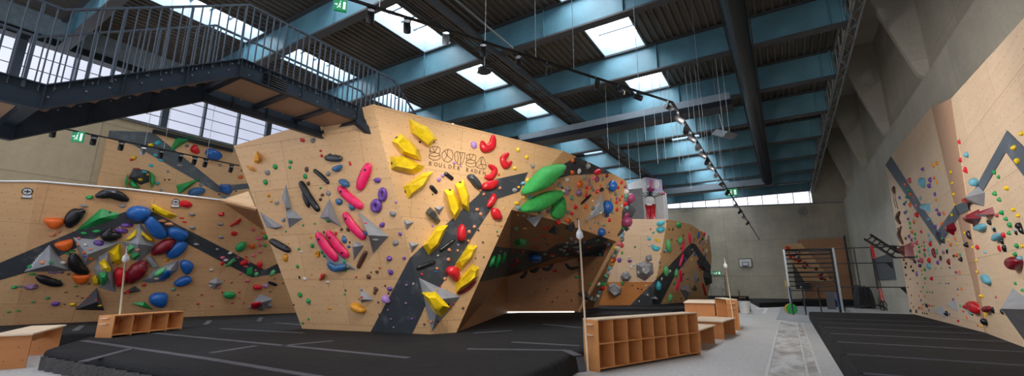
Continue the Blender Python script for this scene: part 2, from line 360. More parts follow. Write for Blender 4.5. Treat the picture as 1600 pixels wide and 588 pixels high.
# ---- far wall fittings
rt=empty('basketball_board',yat(1164,418,YB-.1),'small white basketball backboard high on the far concrete wall','basketball board')
p0=yat(1155,418,YB-.12); p1=yat(1174,404,YB-.12)
m=MB(); m.bb(p0.x,p1.x,YB-.1,YB-.04,p0.z,p1.z); m.build('board',WHT,rt)
m=MB()
w_=p1.x-p0.x; cx_=(p0.x+p1.x)/2
def fr(m,x0,x1,z0,z1,t_,y): 
    m.bb(x0,x1,y-.01,y,z0,z0+t_); m.bb(x0,x1,y-.01,y,z1-t_,z1); m.bb(x0,x0+t_,y-.01,y,z0,z1); m.bb(x1-t_,x1,y-.01,y,z0,z1)
fr(m,p0.x,p1.x,p0.z,p1.z,.05,YB-.1); fr(m,cx_-.28,cx_+.28,p0.z+.1,p0.z+.5,.05,YB-.1); m.build('painted_lines',BLK,rt)
m=MB(); pts=[(cx_+.22*math.cos(a*PI/6),YB-.35+.22*math.sin(a*PI/6),p0.z+.08) for a in range(13)]; m.tube(pts,.015,6,cap=False); m.bb(cx_-.05,cx_+.05,YB-.16,YB-.1,p0.z+.02,p0.z+.14); m.build('hoop',BLUED,rt)
rt=empty('wall_speaker',yat(1255,331,YB-.3),'square wall speaker with round dark front under the right end of the far windows','loudspeaker')
c=yat(1255,331,YB-.3); m=MB(); m.box(c+V((0,.12,0)),(1.1,.3,.9)); m.build('housing',CONR,rt)
m=MB(); m.tube([c+V((0,-.03,0)),c+V((0,.0,0))],.42,20,nor=V((0,0,1))); m.build('grille',BLK,rt)
pd0=yat(1112,467,YB-.06); pd1=yat(1131,431,YB-.06)
m=MB(); m.bb(pd0.x,pd1.x,YB-.08,YB,0,2.35); d1=struct('door_1',m,simple('door_paint',(176,168,150),.6))
m=MB(); m.bb(pd1.x-.2,pd1.x-.14,YB-.14,YB-.08,1.0,1.15); m.build('door_handle',BLK,d1)
m=MB()
for x in (pd0.x-.06,pd1.x): m.bb(x,x+.06,YB-.1,YB,0,2.42)
m.bb(pd0.x-.06,pd1.x+.06,YB-.1,YB,2.35,2.42); m.build('door_frame',simple('door_frame_paint',(120,112,98),.6),d1)
def exitsign(p,w,h,xd,label,run=True):
    rt=empty('exit_sign',p,label,'exit sign'); n=xd.cross(V((0,0,1))); 
    if n.dot(EYE-p)<0: n=-n
    m=MB(); m.box(p,(w,.05,h),0,(xd,n,V((0,0,1)))); m.build('sign_box',EXITG,rt)
    m=MB(); q=p+n*.03
    def pl(pts): m.add([q+xd*(a*w)+V((0,0,b*h)) for a,b in pts],[tuple(range(len(pts)))])
    pl([(.2,.32),(.4,.32),(.4,-.36),(.2,-.36)])                    # doorway
    pl([(-.12,.1),(-.02,.2),(.06,.05),(-.04,-.05)]); pl([(-.04,.36),(.04,.36),(.04,.24),(-.04,.24)]) # runner
    pl([(-.04,-.05),(.04,-.12),(0,-.36),(-.06,-.2)]); pl([(-.1,-.02),(-.04,-.05),(-.2,-.34),(-.26,-.3)])
    pl([(-.45,.04),(-.3,.04),(-.3,-.04),(-.45,-.04)]); pl([(-.3,.14),(-.2,0),(-.3,-.14)])
    m.build('pictogram',EXITW,rt); return rt
Xd=V((1,0,0)); Yd=V((0,1,0))
exitsign(yat(1120,427,YB-.1),.75,.34,Xd,'small green exit sign above the far door')
xs1=exitsign(zat(532,9,6.0),.2,.2,(V((.62,.78,0))).normalized(),'green and white exit sign hanging above the bridge railing')
xs3=exitsign(xat(122,214,-15.8),.24,.3,V((.55,.83,0)).normalized(),'green exit sign hanging from the spotlight rail on the far left')
xs2=exitsign(zat(1143,301,5.75),.5,.34,Xd,'glowing green exit sign on the long spotlight rail near the far windows')
# ---- track lighting
def spotlight(p,aim,lab,grp,sc=1.0,lamp=0,col=(1,.94,.87)):
    rt=empty('track_spotlight',p,lab,'spotlight',grp); d=(V(aim)-V(p)).normalized(); p=V(p)
    m=MB(); m.bb(p.x-.025*sc,p.x+.025*sc,p.y-.09*sc,p.y+.09*sc,p.z-.06*sc,p.z+.0); m.tube([p,p-V((0,0,.14*sc))],.018*sc,6); m.build('bracket',BLK,rt)
    c=p-V((0,0,.2*sc)); m=MB(); m.tube([c-d*.13*sc,c+d*.0*sc,c+d*.13*sc],[.075*sc,.08*sc,.08*sc],12); hd=m.build('lamp_head',BLK if random.random()<.65 else GREYS,rt)
    m=MB(); m.tube([c+d*.131*sc,c+d*.136*sc],.06*sc,12); m.build('lens',LENS,hd)
    if lamp:
        l=bpy.data.lights.new('spot','SPOT'); l.energy=lamp; l.spot_size=math.radians(100); l.spot_blend=.8; l.color=col; l.shadow_soft_size=.12
        lo=bpy.data.objects.new('spot_light',l); COL.objects.link(lo); lo.parent=rt; lo.location=c+d*.2-V(rt.location)
        lo.rotation_euler=(-d).to_track_quat('Z','Y').to_euler()
def lerp(a,b,t): return V(a)*(1-t)+V(b)*t
RZ=5.6
R0=zat(560,3,RZ); R0=R0+(R0-zat(1050,160,RZ)).normalized()*.6; R1=zat(1050,160,RZ); RXX=R1.x; R2=V((RXX,46.2,RZ))
rt=empty('lighting_rail',R1,'long black spotlight rail hung from the roof, bending towards the far wall','lighting rail')
m=MB(); m.bar(R0,R1,.035,.04); m.bar(R1,R2,.05,.05); m.build('rail',BLK,rt)
for t_ in (.12,.36,.5,.62,.86): q=lerp(R0,R1,t_); m=MB(); m.tube([q,(q.x,q.y,ZT)],.006,4); m.build('suspension_wire',GREYS,rt)
for y in (15,20,25,30,35,40,45): m=MB(); m.tube([(RXX,y,RZ),(RXX,y,ZT)],.008,4); m.build('suspension_wire',GREYS,rt)
names=['first','second','third','fourth','fifth','sixth','seventh','eighth','ninth','tenth','eleventh','twelfth','thirteenth','fourteenth','fifteenth','sixteenth']
px1=[(580,11),(637,28),(697,47),(755,66),(810,84),(857,98),(932,122),(968,133),(996,142),(1044,158)]
aims=[(-9,7,2),(-8,8,2.5),(-7.5,8.5,2),(-7,9.5,2),(-6,11,3),(-9,14,2),(-6,13,2.5),(3.5,10,3.5),(3.5,14,3.5),(3.6,19,3.5)]
for i,((x,y),am) in enumerate(zip(px1,aims)):
    q=zat(x,y,RZ); spotlight((q.x,q.y,RZ-.01),am,f'black spotlight on the near straight rail under the roof, {names[i]} from the left','spotlights on the near rail',.72,[250,0,300,0,250,250,0,500,700,600][i])
px2=[1060,1071,1080,1089,1097,1104,1110,1118,1128,1136,1150,1156,1162,1168]
for i,x in enumerate(px2):
    y=160+(x-1050)*1.565; q=zat(x,y,RZ)
    spotlight((RXX,q.y,RZ-.01),(-6,max(q.y,26)+2,2.5) if i%2 else (4,q.y+3,1),f'small spotlight on the rail towards the far wall, {names[i]} from its bend','spotlights on the far rail',.9,[0,250,0,300,0,300,0,250,0,0,250,0,0,0][i])
LXr=-15.8; LR0=xat(80,197,LXr); LR1=xat(374,259,LXr)
rt=empty('lighting_rail',LR0,'thin black spotlight rail in front of the left climbing walls','lighting rail')
m=MB(); m.bar(LR0,LR1,.035,.035); m.build('rail',BLK,rt)
for x,y in ((120,205),(226,227),(256,233),(323,246),(362,255)):
    q=xat(x,y,LXr); m=MB(); m.tube([q,(q.x,q.y,ZT)],.006,4); m.build('suspension_wire',GREYS,rt)
for i,(x,y) in enumerate(((85,198),(148,211),(191,220),(225,227),(253,233),(283,239),(305,244),(322,248),(362,257))):
    q=xat(x,y,LXr); spotlight((LXr,q.y,q.z-.02),(-18.4,q.y+.5,2.4),f'spotlight on the left rail by the upper left wall, {names[i]} from the left','spotlights on the left rail',.8,40 if i%3==0 else 0)
m=MB(); p=zat(952,94,8.2)
# pendant and projector near the roof
rt=empty('pendant_lamp',zat(757,110,8.6),'small round lamp hanging below the slotted roof girder','lamp'); c=zat(757,110,8.6)
m=MB(); m.tube([c,(c.x,c.y,ZB)],.02,6); m.build('stem',GREYS,rt); m=MB(); m.tube([c+V((0,0,-.06)),c+V((0,0,.05))],[.24,.24],16,nor=V((1,0,0))); m.build('lamp_head',BLK,rt)
c=zat(1132,210,8.6); rt=empty('projector',c,'grey box projector hung from the roof to the right of the square duct','projector')
m=MB(); m.box(c,(.65,.8,.35),0,(V((.8,-.4,-.45)).normalized(),V((.45,.89,0)).normalized(),V((.8,-.4,.5)).normalized())); m.build('housing',GREYS,rt); m=MB(); m.tube([c,(c.x-.3,c.y,ZT)],.03,6); m.build('bracket',GREYS,rt)
# ================= STAIR BRIDGE =================
XN,XF=-8.0,-9.25; YA,YBN,YE=1.26,3.54,6.28; Z1,Z2=4.06,5.52; SH=.33; YS0=-.6
st=empty('stair_bridge',(-8.85,3,4.0),'dark steel stair and footbridge leading up to the top of the big climbing tower','staircase')
line=[(YS0,Z1),(YA,Z1),(YBN,Z2),(YE,Z2)]
for X in (XN,XF):
    SH=.33 if X==XN else .52
    m=MB(); n=4
    vs=[(X-.008,y,z) for y,z in line]+[(X-.008,y,z-SH) for y,z in line]+[(X+.008,y,z) for y,z in line]+[(X+.008,y,z-SH) for y,z in line]
    for i in range(3): m.add([vs[i],vs[i+1],vs[i+5],vs[i+4],vs[i+8],vs[i+9],vs[i+13],vs[i+12]],[(0,1,2,3),(7,6,5,4),(0,4,5,1),(3,2,6,7)])
    for i in range(3):
        a=V((X,)+line[i]); b_=V((X,)+line[i+1])
        m.bar(a,b_,.11,.018); m.bar(a-V((0,0,SH)),b_-V((0,0,SH)),.11,.018)
    for t_ in (0,.33,.66,1): q=lerp((X,YA,Z1),(X,YBN,Z2),t_); m.bb(X-.05,X+.05,q.y-.008,q.y+.008,q.z-SH,q.z)
    for y in (4.05,4.75,5.45,6.2): m.bb(X-.05,X+.05,y-.012,y+.012,Z2-SH,Z2)
    sg=m.build('stringer',STEEL,st)
    m=MB(); sx=X+.012
    for t_ in (.05,.2,.3,.45,.55,.72,.82,.95):
        q=lerp((X,YA,Z1),(X,YBN,Z2),t_)
        for dz in (-.08,-.22): m.tube([(sx,q.y+dz*.3,q.z+dz),(sx+.012,q.y+dz*.3,q.z+dz)],.014,6)
    for y in (3.7,4.2,4.7,5.1,5.6,6.05):
        m.tube([(sx,y,Z2-.07),(sx+.012,y,Z2-.07)],.014,6); m.tube([(sx,y,Z2-.25),(sx+.012,y,Z2-.25)],.014,6)
    m.build('bolts',GREYS,sg)
SH=.33
SOF=plywood('soffit_board',(176,138,108),dots=False)
for a_,b_ in ((.0,1.1),(3.62,4.45),(4.55,5.35),(5.45,6.2)):
    z=(Z1 if b_<2 else Z2)-SH+.06; m=MB(); m.bb(XF+.1,XN-.1,a_,b_,z,z+.03); m.build('soffit_panel',SOF,st,uv=True)
m=MB()
for y in (-.05,1.2,3.56,4.5,5.4,6.24):
    z=(Z1 if y<2 else Z2)-SH; m=MB(); m.bb(XF,XN,y-.06,y+.06,z,z+.12); m.build('cross_beam',STEEL,st)
for i in range(9):
    t_=(i+.5)/9; q=lerp((0,YA,Z1),(0,YBN,Z2),t_); m=MB(); m.bb(XF+.02,XN-.02,q.y-.14,q.y+.14,q.z-.09,q.z-.05); m.build('tread',SOF,st,uv=True)
def zline(y):
    if y<YA: return Z1
    if y<YBN: return Z1+(Z2-Z1)*(y-YA)/(YBN-YA)
    return Z2
for X in (XN,XF):
    hr=1.12; end=7.15; tail=(8.35,Z2+hr-.95)
    pts=[(X,YS0,Z1+hr),(X,YA,Z1+hr),(X,YBN,Z2+hr),(X,end,Z2+hr),(X,)+tail]
    m=MB(); 
    for a_,b_ in zip(pts,pts[1:]): m.bar(a_,b_,.05,.03)
    m.build('handrail',BAL,st)
    y=YS0+.05
    ysx=[]
    while y<8.3: ysx.append(y); y+=.128 if y>YBN else .135
    for i,y in enumerate(ysx):
        if y<=end: zt=zline(y)+hr; zb=zline(y)-.1
        else: zt=Z2+hr-.95*(y-end)/(tail[0]-end); zb=min(Z2-.05,zt-.9)
        w_=.034 if i%6==0 else .014
        if len([1 for o in st.children if o.name.startswith('baluster')])>=100: break
        m=MB(); m.bb(X+.0,X+.03,y-w_/2,y+w_/2,zb,zt); m.build('baluster',BAL,st)
for X in (XN,XF):   # angled feet resting on the tower
    m=MB(); m.bar((X,6.2,Z2-.2),(X+.12,6.75,Z2-.62),.12,.05); m.bar((X,6.1,Z2-SH),(X+.12,6.75,Z2-.66),.16,.14); m.bb(X-.06,X+.06,6.1,6.3,Z2-SH,Z2); m.build('support_foot',STEEL,st)
m=MB()
for i in range(5): m.tube([(XN+.03,3.95+.05*(i%2),Z2-.1-.045*i),(XN+.03,4.4,Z2-.1-.045*i)],.022,6)
m.build('cable_bundle',BLK,st)
# ================= CLIMBING WALLS =================
WALLS=[]   # (object name, list of (px triangle polygons), plane)
MZ=.35
class Wall:
    def __init__(s,name,label,mats,short):
        s.name=name; s.label=label; s.mats=mats; s.short=short; s.faces=[]; s.decals=[]
    def face(s,px,mi=0,plane=None,pts3=None):
        if pts3 is None: pts3=[plane.at(x,y) for x,y in px]
        s.faces.append((px,[V(p) for p in pts3],mi)); return pts3
    def paint(s,poly,mi): s.decals.append((poly,mi))
    def finish(s):
        m=MB(); s.tris=[]
        for px,p3,mi in s.faces:
            n=newell(p3)
            if n.dot(EYE-p3[0])<0: p3=p3[::-1]; px=px[::-1]
            m.add(p3,[tuple(range(len(p3)))],mi); s.tris.append((px,p3))
        # thickness: a second skin behind, joined round the rim of every face
        for px,p3 in s.tris:
            n=newell(p3); bk=[p-n*.09 for p in p3]; k=len(p3)
            m.add(p3+bk,[tuple(reversed(range(k,2*k)))]+[(i,(i+1)%k,(i+1)%k+k,i+k)[::-1] for i in range(k)],s.edge if hasattr(s,'edge') else 0)
        for poly,mi in s.decals:
            for px,p3 in s.tris:
                out=clip(poly,px)
                if len(out)<3: continue
                P=plane_of(p3); q=[P.at(x,y,.01) for x,y in out]
                nn=sum(((q[i]-q[0]).cross(q[i+1]-q[0]) for i in range(1,len(q)-1)),V((0,0,0)))
                if nn.dot(EYE-q[0])<0: q=q[::-1]
                m.add(q,[tuple(range(len(q)))],mi)
        s.ob=m.build(s.name,s.mats,label=s.label,cat='climbing wall',uv=True); WALLS.append(s); return s
def area(p): return sum(p[i][0]*p[(i+1)%len(p)][1]-p[(i+1)%len(p)][0]*p[i][1] for i in range(len(p)))/2
def clip(sub,cl):
    """Sutherland-Hodgman; cl convex"""
    c=list(cl) if area(cl)>0 else list(cl)[::-1]; out=list(sub)
    for i in range(len(c)):
        a,b_=c[i],c[(i+1)%len(c)]; inp=out; out=[]
        f=lambda p:(b_[0]-a[0])*(p[1]-a[1])-(b_[1]-a[1])*(p[0]-a[0])
        for j in range(len(inp)):
            p,q=inp[j],inp[(j+1)%len(inp)]; fp,fq=f(p),f(q)
            if fp>=0: out.append(p)
            if (fp>=0)!=(fq>=0): t_=fp/(fp-fq); out.append((p[0]+(q[0]-p[0])*t_,p[1]+(q[1]-p[1])*t_))
        if not out: return []
    return out
# --- big tower / arch
T0=zat(583,163,5.56); BR=zat(672,523,MZ); BL=zat(472,514,MZ); 
P1=Pl(T0,BR,BL); TR_=zat(880,236,5.56); 
P2=Pl(T0,BR,TR_)
tw=Wall('boulder_tower','big plywood boulder tower with a dark zigzag band and the gym name drawn on it',[PLY,DK,PLYD,PLYU],'tower')
tw.face([(365,228),(583,163),(672,523),(472,514)],0,P1)
tw.face([(583,163),(880,236),(799,328),(760,415),(712,522),(672,523)],0,P2)
v1=P2.at(799,328); v2=P2.at(880,236); v3=zat(979,283,5.45); v3=v3
P3=Pl(v1,v2,v3)
tw.face([(799,328),(880,236),(947,266),(979,283),(983,345),(964,378),(862,343)],2,P3)
v4=P3.at(964,378); v1b=P3.at(862,343); a760=P2.at(760,415); r2=P2.at(712,522)
c0=zat(793,489,MZ); c1=zat(905,488.5,MZ); c2=zat(927,481,.5)
c0t=V((c0.x,c0.y,yat(793,432,c0.y).z)); c1t=yat(903,403,c1.y-.3)
lo=V((0,0,.05))
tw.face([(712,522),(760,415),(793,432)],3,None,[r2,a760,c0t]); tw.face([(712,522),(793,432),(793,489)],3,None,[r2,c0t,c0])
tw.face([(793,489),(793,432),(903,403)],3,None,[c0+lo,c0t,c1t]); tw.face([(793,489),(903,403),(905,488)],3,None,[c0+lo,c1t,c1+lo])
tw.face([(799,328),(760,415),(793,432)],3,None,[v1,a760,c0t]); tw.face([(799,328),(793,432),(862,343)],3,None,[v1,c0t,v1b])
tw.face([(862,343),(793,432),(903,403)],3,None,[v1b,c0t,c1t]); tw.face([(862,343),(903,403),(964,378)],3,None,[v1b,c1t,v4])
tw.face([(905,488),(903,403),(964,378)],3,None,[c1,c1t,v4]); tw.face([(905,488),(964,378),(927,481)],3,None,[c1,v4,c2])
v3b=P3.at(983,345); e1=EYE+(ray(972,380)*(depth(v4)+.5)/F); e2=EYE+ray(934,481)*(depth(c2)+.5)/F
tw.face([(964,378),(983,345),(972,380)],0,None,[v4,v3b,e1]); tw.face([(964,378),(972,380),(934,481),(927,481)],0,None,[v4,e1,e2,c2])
tw.paint([(640,404),(660,385),(714,410),(690,445),(663,481),(643.5,523),(579,519)],1)
tw.paint([(660,385),(748,304),(758,289),(776,280),(799,304),(778,311),(736,374),(714,410)],1)
tw.paint([(776,280),(880,257),(880,277),(813,299),(799,304)],1)
tw.paint([(880,257),(905,243),(947,266),(957,271),(891,274),(880,277)],1)
tw.paint([(770,385),(852,394),(870,382),(911,379),(953,362),(943,401),(872,402),(800,430),(745,442),(750,425)],1)
tw.finish()
# glowing bar added in place of daylight leaking in below the inner wall
m=MB(); m.bar(c0+V((0,.0,.025)),lerp(c0,c1,.93)+V((0,0,.025)),.03,.04); m.build('daylight_slit_bar',SLIT,label='glowing bar standing in for daylight through the gap under the tower arch',cat='light')
# --- left wall
L0=zat(0,510,MZ); L1=zat(460,489,MZ); LT=L0+V((1.2,0,2.9)); PL=Pl(L0,L1,LT)
lw=Wall('climbing_wall','low long plywood climbing wall on the left with a white top edge',[PLYD,DK,PLY,BRD],'left wall')
lw.face([(-60,515),(-30,284),(58,284),(20,507)],2,None,[L0+(L0-L1)*.13,PL.at(-30,284,.0),PL.at(58,284),PL.at(20,509)])
lw.face([(20,509),(58,284),(200,296),(345,313),(410,359),(282,496)],0,PL)
a=PL.at(410,359); b2=PL.at(282,496); c_=L1+V((.35,.6,0))
lw.face([(410,359),(282,496),(480,489)],0,None,[a,b2,c_])
k4=PL.at(400,327,.7)
lw.face([(344,313),(400,327),(410,359)],3,None,[PL.at(344,313),k4,a]); lw.face([(344,313),(388,299),(400,327)],2,None,[PL.at(344,313),PL.at(388,299,-.4),k4])
lw.face([(400,327),(410,359),(480,489),(460,330)],0,None,[k4,a,c_,PL.at(460,330,.3)])
lw.paint([(-60,440),(0,411),(115,362),(190,333),(215,325),(240,332),(388,408),(414,422),(394,434),(300,385),(225,350),(190,352),(45,425),(0,438),(-60,470)],1)
lw.paint([(394,434),(414,422),(432,413),(470,408),(470,420),(437,427)],1)
lw.finish()
m=MB(); tp=[PL.at(x,y,.03) for x,y in ((-30,283),(10,283.5),(58,283.5),(200,295.5),(345,312.5))]; m.tube(tp,.035,6,sq=.8); m.build('capping_rail',WHT,label='white capping rail along the top edge of the left climbing wall',cat='rail')
# --- upper left wall
XU=XL+.12
up=Wall('climbing_wall','pale plywood climbing wall high on the left under the windows, with a slate grey zigzag band',[PLY,darkpanel('slate_band',(88,95,98)),PLYD],'upper left wall')
PU=Pl((XU,0,0),(XU,1,0),(XU,0,1))
up.face([(146,335),(150,300),(170,204),(240,207),(300,222),(366,237),(420,250),(420,335)],0,PU)
up.paint([(168,216),(171,202),(213,200),(239,207),(343,291),(384,287),(420,285),(420,300),(387,295),(339,301),(209,227)],1); up.finish()
m=MB(); m.bar(PU.at(239,205,.04),PU.at(364,236,.04),.12,.16); m.build('ledge_board',BLK,label='dark ledge board between the upper left climbing wall and the window sill',cat='board')
# --- far boulder
FZ=.5
f0=zat(928,477,FZ); f1=zat(1018,477,FZ); f2=zat(1107,469,FZ); tq=f1+V((.1,-.3,0)); tq=yat(1043,343,f1.y-.5)
PF1=Pl(f0,f1,tq); f2=yat(1107,469,33.5); f2.z=FZ
PF2=Pl(f1,tq,f2)
fb=Wall('boulder_block','far freestanding plywood boulder beyond the tower, with a dark arrow-shaped band',[PLYR,DK,PLYO,PLY],'far boulder')
fb.face([(935,441),(960,343),(1043,343),(1024.7,441)],0,PF1); fb.face([(925,478),(935,441),(1024.7,441),(1018,477)],2,PF1)
fb.face([(1043,343),(1078,350),(1108,369),(1112,400),(1109,445),(1106,469),(1018,477)],3,PF2)
fb.paint([(984,478),(1022,440),(1075,385),(1081,380),(1087,390),(1055,430),(1031,478)],1); fb.paint([(1081,380),(1087,382),(1112,418),(1110,440),(1085,392)],1); fb.finish()
# --- right wall
g0=zat(1423,490,MZ); g1=zat(1540,521,MZ); g2=zat(1600,543,MZ)
sh=lambda p,dx,z:V((p.x+dx,p.y,z))
PR1=Pl(g0,g1,g1+V((.25,0,3))); PR2=Pl(g1,g2,g1+V((-.05,0,3)))
rw=Wall('climbing_wall','pale plywood climbing wall on the right side of the hall, crowded with small coloured holds',[PLYR,DKL,PLYS],'right wall')
rw.face([(1423,490),(1383,255),(1392,244),(1455,168),(1496,345),(1538,520)],0,PR1)
rw.face([(1538,520),(1496,345),(1455,168),(1486,154),(1513,330),(1541,521)],2,Pl(PR1.at(1455,168),PR1.at(1538,520),PR2.at(1486,154)))
rw.face([(1541,521),(1513,330),(1486,154),(1600,28),(1700,-85),(1700,585),(1600,543)],0,PR2)
rw.paint([(1383,258),(1392,244),(1472,372),(1469,384)],1); rw.paint([(1469,384),(1461,366),(1492,322),(1500,335)],1)
rw.paint([(1492,322),(1522,308),(1512,330),(1497,337)],1); rw.paint([(1508,322),(1573,204),(1571,237.5),(1525,317)],1); rw.paint([(1573,204),(1640,270),(1640,330),(1571,237.5)],1); rw.finish()
tb=Wall('training_board','small slanted training board crowded with red holds behind the rack',[PLYD,GREYD],'training board')
a=[yat(1221,384,39.5)]
tb.face([(1221,384),(1252,381),(1303,442)],0,None,[a[0],yat(1252,381,39.5),yat(1303,442,40.6)])
tb.face([(1221,384),(1303,442),(1258,442)],0,None,[a[0],yat(1303,442,40.6),yat(1258,442,40.6)]); tb.finish()
def bvh(objs):
    vs=[];fs=[]
    for o in objs:
        M_=Matrix.Translation(V(o.location)) if o.parent is None else Matrix.Translation(ORG[o.name])
        n=len(vs); vs+=[M_@v.co for v in o.data.vertices]; fs+=[tuple(i+n for i in p.vertices) for p in o.data.polygons]
    return BVHTree.FromPolygons(vs,fs)
WB=bvh([w.ob for w in WALLS])
# ================= MATS =================
def slab(name,pts,z0,z1,label,cat='crash mat',group=None,bev=.06,tapes=(),mat=None,straps=()):
    """mat from floor-plan corner points, soft rounded upper rim"""
    pts=[V((p[0],p[1],0)) for p in pts]
    if sum(pts[i].x*pts[(i+1)%len(pts)].y-pts[(i+1)%len(pts)].x*pts[i].y for i in range(len(pts)))<0: pts=pts[::-1]
    c=sum(pts,V((0,0,0)))/len(pts); rt=empty(name,(c.x,c.y,z0),label,cat,group); n=len(pts)
    def ins(d):
        out=[]
        for i in range(n):
            a_=(pts[i]-pts[i-1]).normalized(); b_=(pts[(i+1)%n]-pts[i]).normalized(); na=V((-a_.y,a_.x,0)); nb=V((-b_.y,b_.x,0)); bi=(na+nb); bi/=max(.35,bi.length_squared)*.5 if False else 1
            k=2/max(.6,(na+nb).length_squared); out.append(pts[i]+(na+nb)*d*k)
        return out
    m=MB(); rings=[(0,z0),(0,z1-bev)]+[(bev*(1-math.cos(t*PI/8)),z1-bev+bev*math.sin(t*PI/8)) for t in (1,2,3,4)]
    R=[[V((p.x,p.y,z)) for p in ins(d)] for d,z in rings]
    vs=[v for r in R for v in r]; fs=[]
    for i in range(len(R)-1): fs+=[(i*n+k,i*n+(k+1)%n,(i+1)*n+(k+1)%n,(i+1)*n+k) for k in range(n)]
    fs.append(tuple((len(R)-1)*n+k for k in range(n))); m.add(vs,fs,0,False); m.build('cover',mat or MATB,rt)
    for a_,b_ in tapes:
        t=MB(); t.bar(V((a_[0],a_[1],z1+.003)),V((b_[0],b_[1],z1+.003)),.13,.006); t.build('joint_tape',TAPE,rt)
    return rt
w2=lambda x,y,z=MZ: tuple(zat(x,y,z))[:2]
fl1=w2(70,546); fr=w2(907,547); 
A_=w2(330,588); 
main=slab('crash_mat',[fl1,A_,w2(520,640),(-3.0,4.9),fr,w2(1000,499),w2(1052,487),(-8.5,19),(-10,16.2),(-16.5,11.7),w2(284,514),w2(135,527)],0,MZ,'large black crash mat area in front of and under the big boulder tower',bev=.09,
  tapes=[(w2(130,533),w2(330,562)),(w2(330,562),w2(560,600)),(w2(240,521),w2(500,546)),(w2(500,546),w2(640,560)),(w2(205,545.5),w2(128,566)),(w2(330,552),w2(400,541)),(w2(345,514),w2(475,521)),(w2(730,546),w2(885,548)),(w2(740,521),w2(800,517)),(w2(850,507),w2(910,513)),(w2(440,541),w2(520,533)),(w2(800,535),w2(905,541)),(w2(925,493),w2(950,490)),(w2(430,505),w2(470,508))])
m=MB(); pp=[V((*fl1,0)),V((*A_,0)),V((*w2(520,640),0))]
rib=[]
for a_,b_ in zip(pp,pp[1:]):
    L=(b_-a_).length; n_=int(L/.12); nn=V(((b_-a_).y,-(b_-a_).x,0)).normalized()
    if nn.dot(EYE-a_)<0: nn=-nn
    for i in range(n_): rib.append(a_+(b_-a_)*i/n_+nn*(.03+.035*math.sin(i*2.1+random.random()*1.4)))
vs=[]; 
for i,p in enumerate(rib): vs+=[V((p.x,p.y,.0)),V((p.x,p.y,.14)),lerp(p,V((p.x,p.y,0)),1)+V((0,0,.24))]
m.add(vs,[(3*i+j,3*(i+1)+j,3*(i+1)+j+1,3*i+j+1) for i in range(len(rib)-1) for j in (0,1)],0,True); m.build('side_cover',SKIRT,main)
# strap lying over the near corner
m=MB(); m.bar(zat(884,548,MZ+.004),zat(903,556,MZ+.004),.16,.01); q=zat(906,558,MZ-.02); m.bar(q,(q.x+.06,q.y-.03,.1),.16,.012); m.build('strap',TAPE,main)
lm=slab('crash_mat',[w2(-80,530),w2(0,527),w2(135,520),w2(300,511),w2(470,501),w2(480,487.5),(L1.x-.4,L1.y+1),(L0.x-.4,L0.y),(L0.x-.3,-1.5)],0,MZ+.01,'black crash mat running along the foot of the left climbing wall',bev=.07,tapes=[(w2(117,518),w2(128,510)),(w2(321,508),w2(328,502)),(w2(404,503),w2(408,497))])
bk=slab('crash_mat',[(-8.4,19.2),w2(1052,486),w2(1110,479,.48),w2(1172,473.5,.48),(-3.4,38),(-16,38),(-14,22)],0,.48,'black crash mat around the foot of the far boulder',bev=.08)
slab('crash_mat',[zat(1186,473,.35)[:2],zat(1290,470,.35)[:2],(2.2,46),(-3.2,46),],0,.34,'separate dark crash mat lying in front of the far wall',bev=.08)
slab('crash_mat',[(-13,45.5),(-3.3,45.5),(-3.3,47.6),(-13,47.6)],0,.5,'low dark mat stack against the far wall right of the exit door',bev=.05)
slab('crash_mat',[(.7,38.5),(4.4,38.5),(4.4,41.5),(.7,41.5)],0,.5,'dark mat with a pink top edge behind the training rack',bev=.05)
# right aisle mats
ys=[zat(1264,489.5,MZ).y]+[zat(1270+0,y_,MZ).y for y_ in (497,505,514)]+[]
def yy(y_): # y along left edge of mats X=.62
    lo_,hi_=2.0,40.0
    for _ in range(60):
        mid=(lo_+hi_)/2; p=V((.66,mid,MZ)); d=p-EYE; sy=CY-F*d.dot(CU)/d.dot(CW)
        if sy<y_: hi_=mid
        else: lo_=mid
    return mid
cuts=[24.2]+[yy(y_) for y_ in (497.5,504,511.5,521,534,553,583)]+[4.5]
ordn=['farthest','second farthest','third farthest','fourth farthest','fifth farthest','sixth farthest','seventh farthest','nearest']
for i in range(8):
    a_,b_=cuts[i],cuts[i+1]
    slab('crash_mat',[(.62,b_+.01),(4.6,b_+.01),(4.6,a_-.01),(.62,a_-.01)],0,MZ,f'black floor mat in the row under the right climbing wall, {ordn[i]} from the camera','crash mat','mats under the right climbing wall',bev=.09)
    m=MB(); m.bar((.72,b_+.02,MZ-.012),(4.5,b_+.02,MZ-.012),.05,.03); m.build('edge_piping',TAPE,bpy.data.objects[[o.name for o in bpy.data.objects if o.name.startswith('crash_mat') and o.type=='EMPTY'][-1]])
m=MB(); q=[zat(x,y,0) for x,y in ((1213,500),(1271,507),(1330,487),(1312,474.5),(1223,474.5))]
m.add([p+V((0,0,.015)) for p in q]+[p+V((0,0,.0)) for p in q],[(0,1,2,3,4)]+[(i,(i+1)%5,(i+1)%5+5,i+5) for i in range(5)]); m.build('rubber_sheet',RUB,label='thin pale grey rubber sheet on the floor under the training rack',cat='floor mat')
